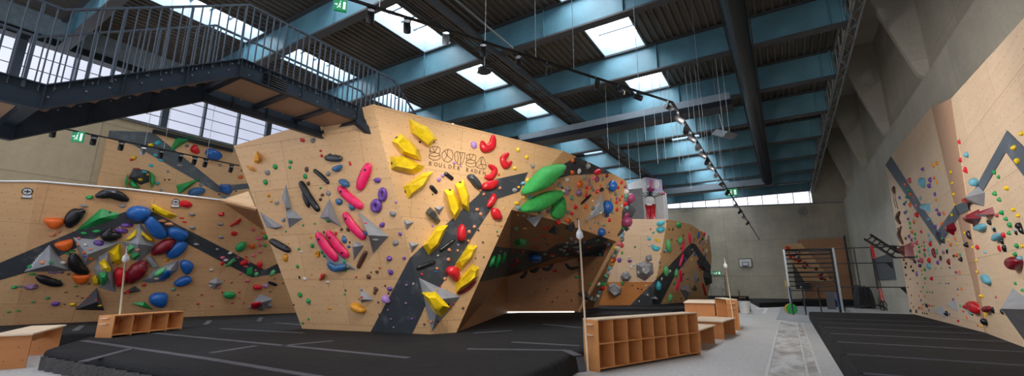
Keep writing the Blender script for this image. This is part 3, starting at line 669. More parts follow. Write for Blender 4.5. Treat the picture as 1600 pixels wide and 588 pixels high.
# ================= WOODEN FURNITURE =================
def frame(o,x):
    x=(V(x)-V(o)); x.z=0; L=x.length; x.normalize(); y=V((-x.y,x.x,0)); return V(o),x,y,L
def shelf_unit(name,o,xe,dep,h,cols,rows,label,cat,t=.022,back=True,mat=PLYF,dividers=None,sgn=1):
    o,x,y,L=frame(o,xe); y=y*sgn; rt=empty(name,o,label,cat); z=V((0,0,1))
    def pn(nm,c,sz,mt=mat): 
        m=MB(); m.box(c,sz,0,(x,y,z)); m.build(nm,mt,rt,uv=True)
    for s_ in (0,1): pn('side_panel',o+x*(t/2+s_*(L-t))+y*dep/2+z*h/2,(t,dep,h))
    pn('top_panel',o+x*L/2+y*dep/2+z*(h+t/2),(L,dep,t),PLYT)
    for r in range(rows): pn('shelf',o+x*L/2+y*dep/2+z*(.05+t/2+r*(h-.05)/rows),(L-2*t,dep,t))
    for c in range(1,cols): pn('divider',o+x*(L*c/cols)+y*dep/2+z*(h/2+.02),(t,dep-.01,h-.07))
    if back: pn('back_panel',o+x*L/2+y*(dep-.006)+z*h/2,(L-2*t,.012,h-.02))
    return rt,o,x,y,L
ca=zat(937,583,0); cb=zat(1095,555,0)
rt,o,x,y,L=shelf_unit('shoe_shelf',ca,cb,.36,.88,8,2,'long plywood shoe shelf with sixteen open compartments beside the black mat','shelf')
# y must point away from the aisle
def brush(base,top,label,rest=None,brk=None):
    rt=empty('brush_pole',base,label,'pole'); base=V(base); top=V(top); d=(top-base).normalized()
    m=MB(); m.tube([base,top],.019,8); m.build('handle',PLYT,rt,uv=True)
    m=MB(); m.tube([top-d*.02,top+d*.02,top+d*.10,top+d*.16],[.03,.07,.06,.02],8); bh=m.build('bristle_head',WHT,rt)
    m=MB(); m.tube([top+d*.12,top+d*.34],.012,6); m.build('tip',WHT,bh)
def holder(at,x,y,rt,zs):
    for z_ in zs:
        m=MB(); m.box(at+V((0,0,z_)),(.16,.07,.02),0,(y,x,V((0,0,1)))); m.build('pole_bracket',PLYT,rt,uv=True)
e_=o-x*.035+y*.17
holder(e_,x,y,rt,(.62,.80))
bt=EYE+ray(906,372)*((depth(e_)+.15)/F)
brush(e_+V((0,0,.0))+x*-.01+y*.06,bt,'long wooden brush pole standing at the left end of the big shoe shelf')
def bench(a,b_,dep,h,label,t=.03,s=1,top=PLYT,mat=PLYO):
    o,x,y,L=frame(a,b_); y=y*s; rt=empty('bench',o,label,'bench'); z=V((0,0,1))
    for nm,c,sz,mt in (('seat_top',o+x*L/2+y*dep/2+z*(h-t/2),(L+.16,dep+.06,t),top),('leg_panel',o+x*.05+y*dep/2+z*(h-t)/2,(t,dep,h-t),mat),('leg_panel',o+x*(L-.05)+y*dep/2+z*(h-t)/2,(t,dep,h-t),mat),('stretcher',o+x*L/2+y*dep*.5+z*(h*.72),(L-.1,t,.14),mat)):
        m=MB(); m.box(c,sz,0,(x,y,z)); m.build(nm,mt,rt,uv=True)
    return rt
bench(zat(1095.5,548,0),zat(1118,537,0),.95,.47,'short plywood bench directly behind the big shoe shelf')
bench(zat(1132,531,0),zat(1150,523,0),1.0,.50,'second short plywood bench, between the first bench and the tall wooden box')
rt,o,x,y,L=shelf_unit('wooden_box_shelf',zat(1139,516,0),zat(1121,507,0),.36,1.0,4,1,'tall plywood box shelf with a brush pole beyond the benches','shelf',mat=PLYO,sgn=-1)
e_=o-x*.035+y*.18; holder(e_,x,y,rt,(.72,.88)); brush(e_+V((0,0,.0)),EYE+ray(1134,418)*((depth(e_)+.1)/F),'brush pole standing at the near side of the tall wooden box shelf')
bench(zat(1119,505,0),zat(1118,495,0),1.15,.8,'low wooden table behind the two short benches')
bench(zat(38,576,0),zat(90,553,0),.5,.62,'plywood bench with a pale top at the far left corner of the big mat',s=1)
sa=zat(173,528.5,MZ); sb=zat(284,515.5,MZ)
rt=empty('small_shelf',sa,'low plywood shelf with four open bays on the mat at the left','shelf')
o,x,y,L=frame(sa,sb); z=V((0,0,1))
for nm,c,sz in [('side_panel',o+x*.012+y*.2+z*.23,(.024,.4,.46)),('top_panel',o+x*L/2+y*.2+z*.47,(L,.4,.02)),('shelf',o+x*L/2+y*.2+z*.05,(L,.36,.02))]+[('divider',o+x*(L*k/4-.01*(k==4))+y*.2+z*.23,(.022,.38,.44)) for k in (1,2,3,4)]:
    m=MB(); m.box(c,sz,0,(x,y,z)); m.build(nm,PLYF,rt,uv=True)
for k in range(4): m=MB(); m.box(o+x*(L*(k+.62)/4)+y*.39+z*.23,(L*.17,.012,.4),0,(x,y,z)); m.build('back_panel',PLYF,rt,uv=True)
holder(o-x*.03+y*.2,x,y,rt,(.3,.42)); e_=o-x*.05+y*.2
brush(o+x*.2+y*.1+V((0,0,.49)),EYE+ray(196,408)*((depth(o)+.1)/F),'long white brush pole standing on the low shelf on the left')
# bucket, chair
c=zat(1164,490,0); rt=empty('bucket',c,'white plastic bucket on the floor beyond the wooden box shelf','bucket'); m=MB(); n=20
m.tube([c,c+V((0,0,.62))],[.25,.32],20,nor=V((1,0,0)),cap=False); m.tube([c+V((0,0,.0)),c+V((0,0,.02))],[.25,.25],20,nor=V((1,0,0))); m.tube([c+V((0,0,.6)),c+V((0,0,.64))],[.335,.335],20,nor=V((1,0,0)),cap=False); m.build('shell',WHT,rt)
c=yat(1160,466,44.6); c.z=0; rt=empty('chair',c,'small brown chair by the far wall left of the basketball board','chair'); m=MB(); m.box(c+V((0,0,.42)),(.45,.45,.05)); m.build('seat',BRD,rt,uv=True)
for dx in(-.2,.2):
    for dy in (-.2,.2): m=MB(); m.box(c+V((dx,dy,.21)),(.04,.04,.42)); m.build('leg',BLK,rt)
m=MB(); m.box(c+V((-.22,0,.75)),(.04,.45,.6)); m.build('backrest',BLK,rt)
# ================= TRAINING RACK =================
ra=zat(1240,487,0); 
RYn=yat(1240,487,29.0); 
def gp(x,y,Y): return yat(x,y,Y)
rt=empty('training_rack',(1.2,29,0),'tall black steel training rack with many rungs and pull-up bars by the right wall','training rack')
m=MB(); 
for x_,Y in ((.0,29.0),(2.25,29.0),(0.0,30.4),(2.25,30.4)):
    m=MB(); m.bb(x_-.05,x_+.05,Y-.05,Y+.05,0,3.45); m.build('post',GREYS if Y<30 else BLK,rt)
for k in range(9):
    z_=1.45+k*.245; 
    m=MB(); m.tube([(0,29,z_),(2.25,29,z_)],.028 if k not in (3,8) else .05,8); m.build('rung',BLK,rt)
m=MB()
for x_ in (0,2.25): m.bar((x_,29,3.4),(x_,30.4,3.4),.06,.08); m.bar((x_,29,2.2),(x_,30.4,2.2),.06,.06)
m.bar((0,30.4,3.4),(2.25,30.4,3.4),.06,.08); m.build('top_frame',BLK,rt)
for k in range(5):
    z_=1.2+k*.5; m=MB(); m.tube([(0,30.4,z_),(2.25,30.4,z_)],.025,6); m.build('rear_rung',BLK,rt)
for z_,x2,br in ((3.42,4.9,1),(2.62,4.6,1),(1.4,4.95,1)):
    m=MB(); m.bar((2.25,29.2,z_),(x2,29.2,z_),.05,.05); m.add([(x2-.25,29.2,z_),(x2,29.2,z_),(x2,29.2,z_-.35),(x2-.25,29.24,z_),(x2,29.24,z_),(x2,29.24,z_-.35)],[(0,1,2),(5,4,3),(0,3,4,1),(1,4,5,2),(2,5,3,0)]); m.build('pull_up_bar',BLK,rt)
for x_ in (3.2,3.9): m=MB(); m.bar((x_,29.6,1.3),(x_,29.6,3.4),.05,.05); m.build('upright',BLK,rt)
for i,(bx,by) in enumerate(((1240,493),(1260,493),(1284,489),(1313,487))):
    q=zat(bx,by,0); rd=empty('dip_bar',q,f'bent black steel dip bar in front of the training rack, {names[i]} from the left','dip bar','dip bars in front of the training rack')
    m=MB(); m.tube([q,q+V((-.02,0,1.25)),q+V((-.02,.06,1.36)),q+V((-.04,.22,1.4)),q+V((-.04,1.1,1.4))],.035,8); m.tube([q,q+V((0,0,.02))],.08,10,nor=V((1,0,0))); m.build('pipe',BLK,rd); m=MB(); m.tube([q+V((-.04,.3,1.4)),q+V((-.04,.5,1.4))],.05,8); m.build('grip',GREYS,rd)
# weight plates
q=zat(1238,491,0); c=q+V((0,0,.26)); 
for i,(dx,col_,r_) in enumerate(((0,'g',.27),(-.09,'y',.27),(.09,'o',.25))):
    d=V((.25,-.97,0)) ; cc=c+V((.16,.0,0))*(0)+V((-.05,.12,0))*i
    rtp=empty('weight_plate',cc-V((0,0,.26)),('green','yellow','orange')[i]+' round weight plate standing at the foot of the training rack','weight plate'); m=MB(); m.tube([cc,cc+d*.045],[r_,r_],24); m.build('disc',HM[col_],rtp); m=MB(); m.tube([cc+d*.04,cc+d*.06],[.05,.05],12); m.build('hub',GREYS,rtp)
# coloured straps hanging on the rack
def strap(a,b_,col_,label,w=.06):
    rt=empty('resistance_band',b_,label,'resistance band'); m=MB(); a=V(a); b_=V(b_); m.bar(a,b_,w,.02); m.bar(a+V((.05,.02,0)),b_+V((.05,.02,0)),w,.02); m.tube([b_+V((0,0,.02)),b_+V((.025,0,-.03)),b_+V((.05,0,.02))],.02,6); m.build('loop',HM[col_],rt)
strap(gp(1235,450,28.9),gp(1236,475,28.9),'b','blue elastic band on the left post of the training rack'); strap(gp(1226,438,28.9),gp(1228,448,28.9),'y','yellow band hung beside the left post of the training rack')
strap(gp(1304,458,28.6),gp(1310,482,28.6),'b','blue elastic band hanging by the right post of the training rack',.12)
rt=empty('pad',gp(1298,482,28.7),'dark grey square pad hung beside the right blue band on the rack','pad'); p=gp(1298,470,28.7); m=MB(); m.box(p,(.36,.1,.9)); m.build('cushion',GREYD,rt)
# leaning bag / pads
p=zat(1346,482,0); rt=empty('leaning_pads',p,'stack of black and grey pads leaning against the right wall beside the rack','pads')
for i in range(4):
    m=MB(); a_=p+V((-.35+.28*i,0,0)); vs=[]
    prof=[(0,0),(.22,0),(.26,.5),(.22,1.1),(.12,1.55-.05*i),(.02,1.5-.05*i),(-.02,.8)]
    vs=[a_+V((u_+.12*z_*(1-i*.5),-.45,z_)) for u_,z_ in prof]+[a_+V((u_+.12*z_*(1-i*.5),.45,z_)) for u_,z_ in prof]; n=len(prof)
    m.add(vs,[tuple(range(n)),tuple(reversed(range(n,2*n)))]+[(k,k+n,(k+1)%n+n,(k+1)%n) for k in range(n)],0,False); m.build('pad_cover',GREYD if i==0 else BLK,rt)
# wall-mounted grey board, ladder rack, suspension trainer, red box
p=[xat(x,y,XW-.03) for x,y in ((1367,402),(1392,396),(1400,437),(1372,438))]
y0=min(q.y for q in p); y1=max(q.y for q in p); m=MB(); m.bb(XW-.05,XW,y0,y1,p[2].z,p[1].z); m.build('wall_board',simple('board_slate',(96,102,108),.6),label='grey rectangular board on the right concrete wall behind the ladder rack',cat='board')
rt=empty('ladder_rack',xat(1385,385,XW),'black ladder-shaped pull-up rack fixed slanting to the right wall','pull-up rack')
A=yat(1351,374,24.8); B=yat(1398,403,23.0); A2=yat(1360,367,25.6); B2=yat(1404,395,23.8)
m=MB(); m.bar(A,B,.07,.07); m.bar(A2,B2,.07,.07); m.build('side_rail',BLK,rt)
for k in range(6): m=MB(); q=.08+k*.165; m.tube([lerp(A,B,q),lerp(A2,B2,q)],.028,6); m.build('rung',BLK,rt)
m=MB(); m.bar(B,(XW,B.y,B.z),.06,.06); m.bar(B2,(XW,B2.y,B2.z),.06,.06); m.bar(lerp(A,B,.3),(XW,B.y,B.z+.3),.04,.04); m.build('wall_arm',BLK,rt)
rt=empty('suspension_trainer',yat(1376,480,25.2),'red and black suspension straps with looped handles hanging from the ladder rack','suspension trainer')
T=yat(1361,383,25.2)
for i,(dx,e) in enumerate(((0,(1377,470)),(.12,(1381,470)))):
    E_=yat(e[0],e[1],25.2); t1=lerp(T,E_,.25); t2=lerp(T,E_,.78)
    m=MB(); m.bar(T+V((dx*.3,0,0)),t1+V((dx*.3,0,0)),.09,.04); m.build('red_webbing',HM['r'],rt); m=MB(); m.bar(t2,E_,.05,.03); m.build('red_webbing',HM['r'],rt); m=MB(); m.bar(t1,t2,.045,.03); m.build('black_webbing',BLK,rt)
    m=MB(); m.tube([E_,E_+V((-.07,0,-.18)),E_+V((-.06,0,-.42)),E_+V((.06,0,-.42)),E_+V((.07,0,-.18)),E_],.022,6); m.build('foot_loop',BLK,rt)
p=zat(1403,487,0); rt=empty('storage_box',p,'small dark red box on the floor at the foot of the right wall','box'); m=MB(); m.box(p+V((0,0,.3)),(.35,.5,.6)); m.box(p+V((0,0,.62)),(.39,.54,.06)); m.build('body',HM['R'],rt)
m=MB(); q=[zat(x,y,.02) for x,y in ((1320,487),(1375,484),(1384,490))]; m.tube([q[0]+V((0,0,.25)),q[1]+V((0,0,.25)),q[1]+V((.25,0,.15)),q[1]+V((.35,0,0))],.045,8); m.tube([q[0]+V((0,0,.25)),q[0]],.045,8); m.build('floor_bar',BLK,label='low bent black steel bar on the floor between the rack and the right wall',cat='bar')
# brown board + small training wall behind rack
p0=yat(1246,376,41); p1=yat(1304,374,41)
rt=empty('plywood_backing',(1.9,41,0),'large brown plywood board standing behind the training rack','board')
m=MB(); m.bb(yat(1246,376,41).x,yat(1318,374,41).x,41,41.15,0,yat(1290,373,41).z); m.build('panel',BRD,rt,uv=True)
m=MB(); m.bb(yat(1318,374,41).x,yat(1318,374,41).x+.12,40.9,41.1,0,yat(1290,372,41).z+.1); m.build('edge_post',BLK,rt)

m=MB(); m.bb(yat(1240,425,40.7).x,yat(1264,425,40.7).x,40.65,40.95,1.2,yat(1252,412,40.7).z); m.build('black_crate',BLK,label='black box behind the rungs of the training rack',cat='box')
# ================= ART BOX + FIGURE =================
YQ=33.0
rt=empty('white_art_box',yat(1000,345,YQ),'white fabric box on a column above the far boulder, lilac painting on its right side','art box')
e0=yat(1009,277,YQ); e1=yat(981,282,YQ+1.5); e2=yat(1034,281,YQ+1.5); zb=yat(1009,300,YQ).z
LIL=simple('lilac_fabric',(196,172,200),.8,0,.1,2); WF=simple('white_fabric',(226,222,216),.8,0,.05,3)
def pr(pts,z0,z1,m):
    n=len(pts); vs=[V((p[0],p[1],z0)) for p in pts]+[V((p[0],p[1],z1)) for p in pts]; m.add(vs,[tuple(range(n)),tuple(reversed(range(n,2*n)))]+[(i,(i+1)%n,(i+1)%n+n,i+n) for i in range(n)])
zt=e0.z
m=MB(); m.add([(e0.x,e0.y,zb),(e1.x,e1.y,zb),(e1.x,e1.y,zt),(e0.x,e0.y,zt),(e0.x+.1,e0.y+3,zb),(e0.x+.1,e0.y+3,zt)],[(0,1,2,3),(1,4,5,2),(0,4,1),(3,2,5)]); m.build('white_side',WF,rt)
m=MB(); m.add([(e0.x,e0.y,zb),(e2.x,e2.y,zb),(e2.x,e2.y,zt),(e0.x,e0.y,zt),(e0.x+.1,e0.y+3,zb),(e0.x+.1,e0.y+3,zt)],[(0,1,2,3),(1,4,5,2),(3,2,5),(0,4,1)]); m.build('lilac_side',LIL,rt)
PQ=Pl((e0.x,e0.y,zb),(e2.x,e2.y,zb),(e0.x,e0.y,zt))
m=MB()
for pts,mi in (([(1024,281),(1029,282),(1031,288),(1028,296),(1023,293),(1022,286)],0),([(1017,283),(1020,281),(1020,292),(1017,298),(1015,292)],1),([(1011,290),(1014,289),(1014,297),(1011,298)],0)):
    m.add([PQ.at(x,y,.03) for x,y in pts],[tuple(range(len(pts)))],mi)
m.build('painted_shapes',[WF,HM['P']],rt)
m=MB(); q0=yat(1000,300,YQ+.2); q1=yat(1035,300,YQ+.2); pr([(q0.x,YQ+.3),(q1.x,YQ+.3),(q1.x,YQ+1.5),(q0.x,YQ+1.5)],1.0,zb,m); m.build('column',WF,rt)
m=MB()
for dx in (-.5,.2,.9): q=yat(1018,301,YQ); m.tube([(q.x+dx,YQ+.25,3.5),(q.x+dx,YQ+.25,zb)],.01,4)
m.build('seam',GREYS,rt)
# hanging costume figure with outstretched striped arms
D=YQ-.5
def fp(x,y): return yat(x,y,D)
rt=empty('hanging_figure',fp(1016,343),'dummy figure with outstretched striped sleeves and pink trousers before the white box','figure')
def skin(name,joints,edges,mat,lv=2):
    me=bpy.data.meshes.new(name); org=ORG[rt.name]; me.from_pydata([j[0]-org for j in joints],edges,[]); o=bpy.data.objects.new(name,me); COL.objects.link(o); o.parent=rt; me.materials.append(mat)
    sk=o.modifiers.new('skin','SKIN'); 
    if not me.skin_vertices: me.attributes
    for i,j in enumerate(joints):
        me.skin_vertices[0].data[i].radius=(j[1],j[1]) if not isinstance(j[1],tuple) else j[1]
    ss=o.modifiers.new('sub','SUBSURF'); ss.levels=lv; ss.render_levels=lv; return o
def blobtube(pts,rs,name,mat): m=MB(); m.tube(pts,rs,12); m.build(name,mat,rt)
px_m=(fp(1017,300)-fp(1016,300)).length
blobtube([fp(1016,308),fp(1016,311),fp(1016,318),fp(1016,322)],[.25,.34,.34,.3],'shirt',WF)
blobtube([fp(1013,320),fp(1014,330),fp(1013,343)],[.26,.2,.15],'trouser_leg',HM['r']); blobtube([fp(1019,320),fp(1020,330),fp(1021,343)],[.26,.2,.15],'trouser_leg',HM['r'])
STR,t,b=nt('striped_cloth'); tc=N(t,'ShaderNodeTexCoord'); sx=N(t,'ShaderNodeSeparateXYZ'); t.links.new(tc.outputs['Object'],sx.inputs[0])
fr_=math_(t,'GREATER_THAN',math_(t,'FRACT',math_(t,'MULTIPLY',math_(t,'ADD',sx.outputs[0],sx.outputs[2]),5)),.5); t.links.new(mixc(t,fr_,lin((60,66,72)),lin((225,225,220))),b.inputs['Base Color'])
for s_,xe in ((-1,999),(1,1033)):
    blobtube([fp(1016+s_*5,306),fp((1016+s_*5+xe)/2,304),fp(xe,303)],[.19,.15,.11],'striped_sleeve',STR)
    blobtube([fp(xe,303),fp(xe+s_*3,303),fp(xe+s_*6,302.5)],[.09,.12,.06],'glove',HM['P'])
blobtube([fp(1016.5,300),fp(1016.5,297.5),fp(1016.5,295),fp(1016.5,292.5)],[.12,.3,.3,.1],'head',HM['m'])
blobtube([fp(1016.5,307),fp(1016.5,302),fp(1016.5,300)],[.2,.25,.12],'scarf',BLK)
m=MB(); m.bar(fp(996,303)+V((0,.1,0)),fp(1037,302)+V((0,.1,0)),.05,.05); m.tube([fp(1016.5,292),fp(1016.5,280)],.01,4); m.build('support_bar',BLK,rt)
m=MB(); q0=yat(968,298,26); q1=yat(1003,298,26); m.bb(q0.x,q1.x,26,26.15,5.0,q0.z); m.build('grey_panel',simple('grey_screen',(118,116,116),.8),label='flat grey panel between the tower prow and the white art box',cat='panel')
# ================= HOLDS AND VOLUMES =================
ANCH=[]   # (wall, px, py, phrase, size)
SOL=[]    # volume objects that small holds may sit on
TREE=[WB]
def wallof(x,y):
    d=ray(x,y).normalized(); h=WB.ray_cast(EYE,d); p=h[0]
    if p is None: return None
    best=None
    for w in WALLS:
        for px,p3 in w.tris:
            P=plane_of(p3)
            if abs((p-P.p).dot(P.n))<.06:
                q=EYE+d*(p-EYE).length
                c=sum(p3,V((0,0,0)))/len(p3); k=(p-c).length
                if best is None or k<best[0]: best=(k,w)
    return best[1] if best else WALLS[0]
def hit(x,y):
    d=ray(x,y).normalized(); best=None
    for T in TREE:
        h=T.ray_cast(EYE,d)
        if h[0] is not None and (best is None or h[3]<best[2]):
            n=h[1]; n=-n if n.dot(d)>0 else n; best=(h[0],n,h[3])
    return best
def rebuild():
    TREE.append(bvh(SOL))
SHORT={}
def plane_at(x,y):
    h=hit(x,y)
    if h is None: raise Exception('no wall under %s %s'%(x,y))
    P=Pl((0,0,0),(1,0,0),(0,1,0)); P.p=h[0]; P.n=h[1]; return P
def proj(p):
    q=p-EYE; z=q.dot(CW); return CX+F*q.dot(CR)/z,CY-F*q.dot(CU)/z
def cen(pts): return sum(p[0] for p in pts)/len(pts),sum(p[1] for p in pts)/len(pts)
def reg(name,o,x,y,phrase,kind,size,full=None):
    w=wallof(x,y); sh=w.short if w else 'wall'
    o['label']=full or f'{phrase} on the {sh}'; o['category']=kind; ANCH.append((sh,x,y,phrase,size))
def conv(pts,c): 
    if c is None: return [tuple(p) for p in pts]
    ox,oy,s=c; return [(ox+x/s,oy+y/s) for x,y in pts]
def poly3(pts,P,off=0): return [P.at(x,y,off) for x,y in pts]
def bolt(o,P,x,y,r=.035,h=.02,off=0):
    m=MB(); q=P.at(x,y,off); m.tube([q,q+P.n*h],r,8,nor=P.n.cross(V((1,0,0))).normalized()); b=m.build('bolt_hole',BLK,o); return b
def vol(pts,col,h,phrase,c=None,apex=None,k=None,solid=False,bolts=(),mats=None,kind='climbing volume',name='climbing_volume',full=None,smooth=False,logo=False):
    """raised faceted volume or hold with the given outline; k shrinks the top rim towards the apex"""
    pts=conv(pts,c); x0,y0=cen(pts); P=plane_at(x0,y0); ax=conv([apex],c)[0] if apex else (x0,y0)
    if abs((P.at(x0,y0)-EYE).normalized().dot(P.n))<.6:
        if smooth: h*=.6
        sx_,sy_=proj(P.at(x0,y0)+P.n*h*.7); sx_=(sx_-x0)*.5; sy_=(sy_-y0)*.5
        pts=[(x-sx_,y-sy_) for x,y in pts]; ax=(ax[0]-sx_,ax[1]-sy_); x0-=sx_; y0-=sy_
    base=poly3(pts,P,-.015); n=len(pts); M_=mats or HM.get(col) ; m=MB()
    q_=P.at(x0,y0); ob=abs((q_-EYE).normalized().dot(P.n))<.6
    def up(x,y,hh): return P.at(x,y)+P.n*(hh*.7) if ob else P.at(x,y,hh)
    A=up(ax[0],ax[1],h)
    if smooth:
        rings=[(1.0,-.02),(1.0,.25),(.93,.6),(.75,.86),(.45,.98)]; vs=[]; cc=P.at(x0,y0,0)
        # rounded outline by subdividing corners
        bb=poly3(pts,P,0); cb=[]
        for i in range(n):
            a_,b_,d_=bb[i-1],bb[i],bb[(i+1)%n]
            for t_ in (0,.5,1):
                u0=lerp(a_,b_,.5+.5*t_ if t_<1 else 1) 
            for t_ in (0,.33,.67): 
                s0=lerp(a_,b_,.5); s2=lerp(b_,d_,.5); cb.append(s0*(1-t_)**2+b_*2*t_*(1-t_)+s2*t_*t_)
        # push out so the rounded shape keeps its area
        cb=[cc+(q-cc)*1.08 for q in cb]; N_=len(cb)
        for kk,hh in rings: vs+=[cc+(q-cc)*kk+P.n*(h*hh) for q in cb]
        vs.append(A if apex else cc+P.n*h); fs=[]
        for i in range(len(rings)-1): fs+=[(i*N_+j,i*N_+(j+1)%N_,(i+1)*N_+(j+1)%N_,(i+1)*N_+j) for j in range(N_)]
        fs+=[((len(rings)-1)*N_+j,(len(rings)-1)*N_+(j+1)%N_,len(vs)-1) for j in range(N_)]; m.add(vs,fs,0,True)
    elif k:
        top=[lerp(A,up(x,y,h*(.8 if i%2 else 1)),k) for i,(x,y) in enumerate(pts)]
        vs=base+top; m.add(vs,[(i,(i+1)%n,(i+1)%n+n,i+n) for i in range(n)]+[tuple(range(n,2*n))])
    else:
        m.add(base+[A],[(i,(i+1)%n,n) for i in range(n)])
    o=m.build(name,M_,origin=P.at(x0,y0),uv=False)
    bm=bmesh.new(); bm.from_mesh(o.data); bmesh.ops.recalc_face_normals(bm,faces=bm.faces); bm.to_mesh(o.data); bm.free()
    for b_ in bolts:
        bx,by=conv([b_],c)[0]; 
        T=BVHTree.FromPolygons([v.co+o.location for v in o.data.vertices],[tuple(p.vertices) for p in o.data.polygons]); d=ray(bx,by).normalized(); hh=T.ray_cast(EYE,d)
        if hh[0] is not None:
            nn=hh[1] if hh[1].dot(d)<0 else -hh[1]; mm=MB(); mm.tube([hh[0]-nn*.01,hh[0]+nn*.008],.035,10,nor=nn.cross(V((0,0,1))).normalized()); mm.build('bolt_hole',BLK,o)
    sz=max(abs(p[0]-x0)+abs(p[1]-y0) for p in pts)
    reg(name,o,x0,y0,phrase,kind,sz,full)
    if solid: SOL.append(o)
    return o,P
def bean(pts,w,col,phrase,c=None,h=None,taper=.55,bolts=0,name='climbing_hold',flat=.8,ring=False):
    pts=conv(pts,c); mx,my=pts[len(pts)//2] if not ring else cen(pts); P=plane_at(*cen([pts[0],pts[-1],pts[len(pts)//2]])); sc=depth(P.at(mx,my))/F; r=w*sc/2*(1.28 if w>7 else 1.15)
    ctrl=[P.at(x,y,r*.35) for x,y in pts]
    # Catmull-Rom resample
    out=[]; n=len(ctrl)
    if n==2: ctrl=[ctrl[0],lerp(ctrl[0],ctrl[1],.5),ctrl[1]]; n=3
    for i in range(n-1):
        p0=ctrl[max(i-1,0)];p1=ctrl[i];p2=ctrl[i+1];p3=ctrl[min(i+2,n-1)]
        for s_ in range(6):
            t_=s_/6; out.append(.5*((2*p1)+(p2-p0)*t_+(2*p0-5*p1+4*p2-p3)*t_*t_+(3*p1-p0-3*p2+p3)*t_**3))
    out.append(ctrl[-1]); L=len(out)
    rr=[]
    for i in range(L):
        u=i/(L-1); e=min(u,1-u)*2; rr.append(r*(taper+(1-taper)*min(1,e*1.6)**.7))
    d0=(out[0]-out[1]).normalized(); d1=(out[-1]-out[-2]).normalized()
    pre=[(out[0]+d0*rr[0]*.95,rr[0]*.12),(out[0]+d0*rr[0]*.75,rr[0]*.62),(out[0]+d0*rr[0]*.4,rr[0]*.9)]
    post=[(out[-1]+d1*rr[-1]*.4,rr[-1]*.9),(out[-1]+d1*rr[-1]*.75,rr[-1]*.62),(out[-1]+d1*rr[-1]*.95,rr[-1]*.12)]
    path=[p for p,_ in pre]+out+[p for p,_ in post]; rad=[q for _,q in pre]+rr+[q for _,q in post]
    m=MB(); m.tube(path,rad,14,nor=P.n,sq=flat); o=m.build(name,HM[col],origin=ctrl[n//2])
    for i in range(bolts):
        q=out[int(L*(.2+.6*i))]; mm=MB(); mm.tube([q+P.n*r*flat*.9,q+P.n*(r*flat+.006)],.03,8,nor=P.n.cross(V((0,0,1))).normalized()); mm.build('bolt_hole',BLK,o)
    reg(name,o,mx,my,phrase,'climbing hold',w+len(pts)*3); return o
W16=(0,280,4.9); W2=(150,290,4.9); W3=(300,290,4.9); W4=(0,380,4.9); W5=(150,380,4.9); W6=(300,380,4.9); U7=(150,195,4.9); U8=(270,195,4.9)
T1=(370,200,4.9); T2=(480,200,4.9); T3=(400,310,4.9); T4=(520,310,4.9); T5=(440,410,4.9); T6=(570,410,4.9); T7=(640,290,4.9); T8=(590,180,4.9)
Q2=(740,200,5.6); Q3=(740,290,5.6); Q4=(840,250,5.6); Q5=(840,330,5.6); Q6=(920,290,5.6); Q7=(920,380,5.6); R8=(1010,330,6.53); R9=(1010,395,6.53)
A1=(1375,190,6.53); A2_=(1480,190,6.53); A3=(1385,270,6.53); A4=(1480,270,6.53); A5=(1385,345,6.53); A6=(1480,345,6.53); A7=(1400,420,6.53); A8=(1480,430,4.9)
GV='GREY'; HM['#']=GREYV; HM['%']=GREYD
# ---- stage 1: big grey volumes fixed straight to the walls
vol([(112,369),(193,377),(133,418)],'#',.3,'grey triangular volume under the green spearhead volume',apex=(137,398),solid=True)
bach,BP=vol([(35,426),(77,381),(113,424)],'#',.45,'large grey triangular volume with lettering, at the far left end',apex=(78,414),solid=True)
vol([(115,485),(151,449),(164,486)],'%',.35,'dark grey triangular volume near the bottom edge',apex=(152,472),solid=True)
vol([(219,347),(247,385),(215,413),(189,378)],'#',.45,'big grey four-sided volume carrying yellow and green holds',apex=(216,382),solid=True)
vol([(152,398),(168,390),(178,425),(182,459),(154,451),(145,420)],'#',.3,'tall grey volume behind the yellow and green holds',apex=(165,425),solid=True)
vol([(335,300),(430,210),(640,120),(630,205),(520,300),(400,312)],'#',.3,'broad grey volume with green and blue holds on it',W5,apex=(560,215),solid=True)
vol([(375,110),(420,95),(485,185),(440,202)],'#',.1,'narrow pale grey plate between two dark red holds',W5,k=.8)
vol([(180,395),(300,325),(355,368),(240,385)],'%',.2,'flat dark grey volume right of the brush pole',W5,solid=True)
vol([(120,300),(190,258),(240,305),(165,362)],'#',.25,'small grey pyramid volume on the right part',W6,apex=(185,310),solid=True)
vol([(425,500),(520,385),(625,430),(545,525)],'#',.35,'grey pointed volume low beside the tower',W6,apex=(535,455),solid=True)
vol([(285,328),(410,352),(412,440),(345,465),(245,410)],'%',.35,'dark grey hexagonal volume ringed by green holds',U7,apex=(320,395),solid=True)
vol([(447,284),(457,325),(448,331),(440,308)],'#',.16,'tall thin grey spike volume',apex=(446,325),solid=True)
vol([(447,330),(458,326),(475,342),(452,358),(448,342)],'#',.2,'grey wedge volume just below the thin spike',apex=(450,341),solid=True)
vol([(18,92),(212,215),(150,242),(75,220)],'#',.2,'flat grey fin volume at the left edge',T3,apex=(140,225),solid=True)
vol([(515,309),(535,356),(499,340)],'#',.3,'tall grey triangular volume left of the blue slopers',apex=(512,339),solid=True)
vol([(494,357),(559,424),(518,423),(493,377)],'#',.1,'long grey backing volume behind two neon pink holds',k=.6,solid=True)
vol([(554,375),(570,384),(553,409),(550,387)],'#',.2,'small grey pointed volume beside the ridged brown hold',apex=(552,386),solid=True)
vol([(190,90),(435,292),(310,430),(270,285)],'#',.42,'largest grey triangular volume of the left face',T4,apex=(274,283),solid=True)
vol([(630,343),(648,347),(635,362)],'#',.14,'upper small grey pyramid on the corner edge',apex=(636,350)); vol([(638,377),(656,381),(643,397)],'#',.14,'lower small grey pyramid on the corner edge',apex=(644,385))
vol([(562,447),(586,469),(564,474)],'#',.2,'small grey triangular volume near the bottom of the left face',apex=(564,468),solid=True)
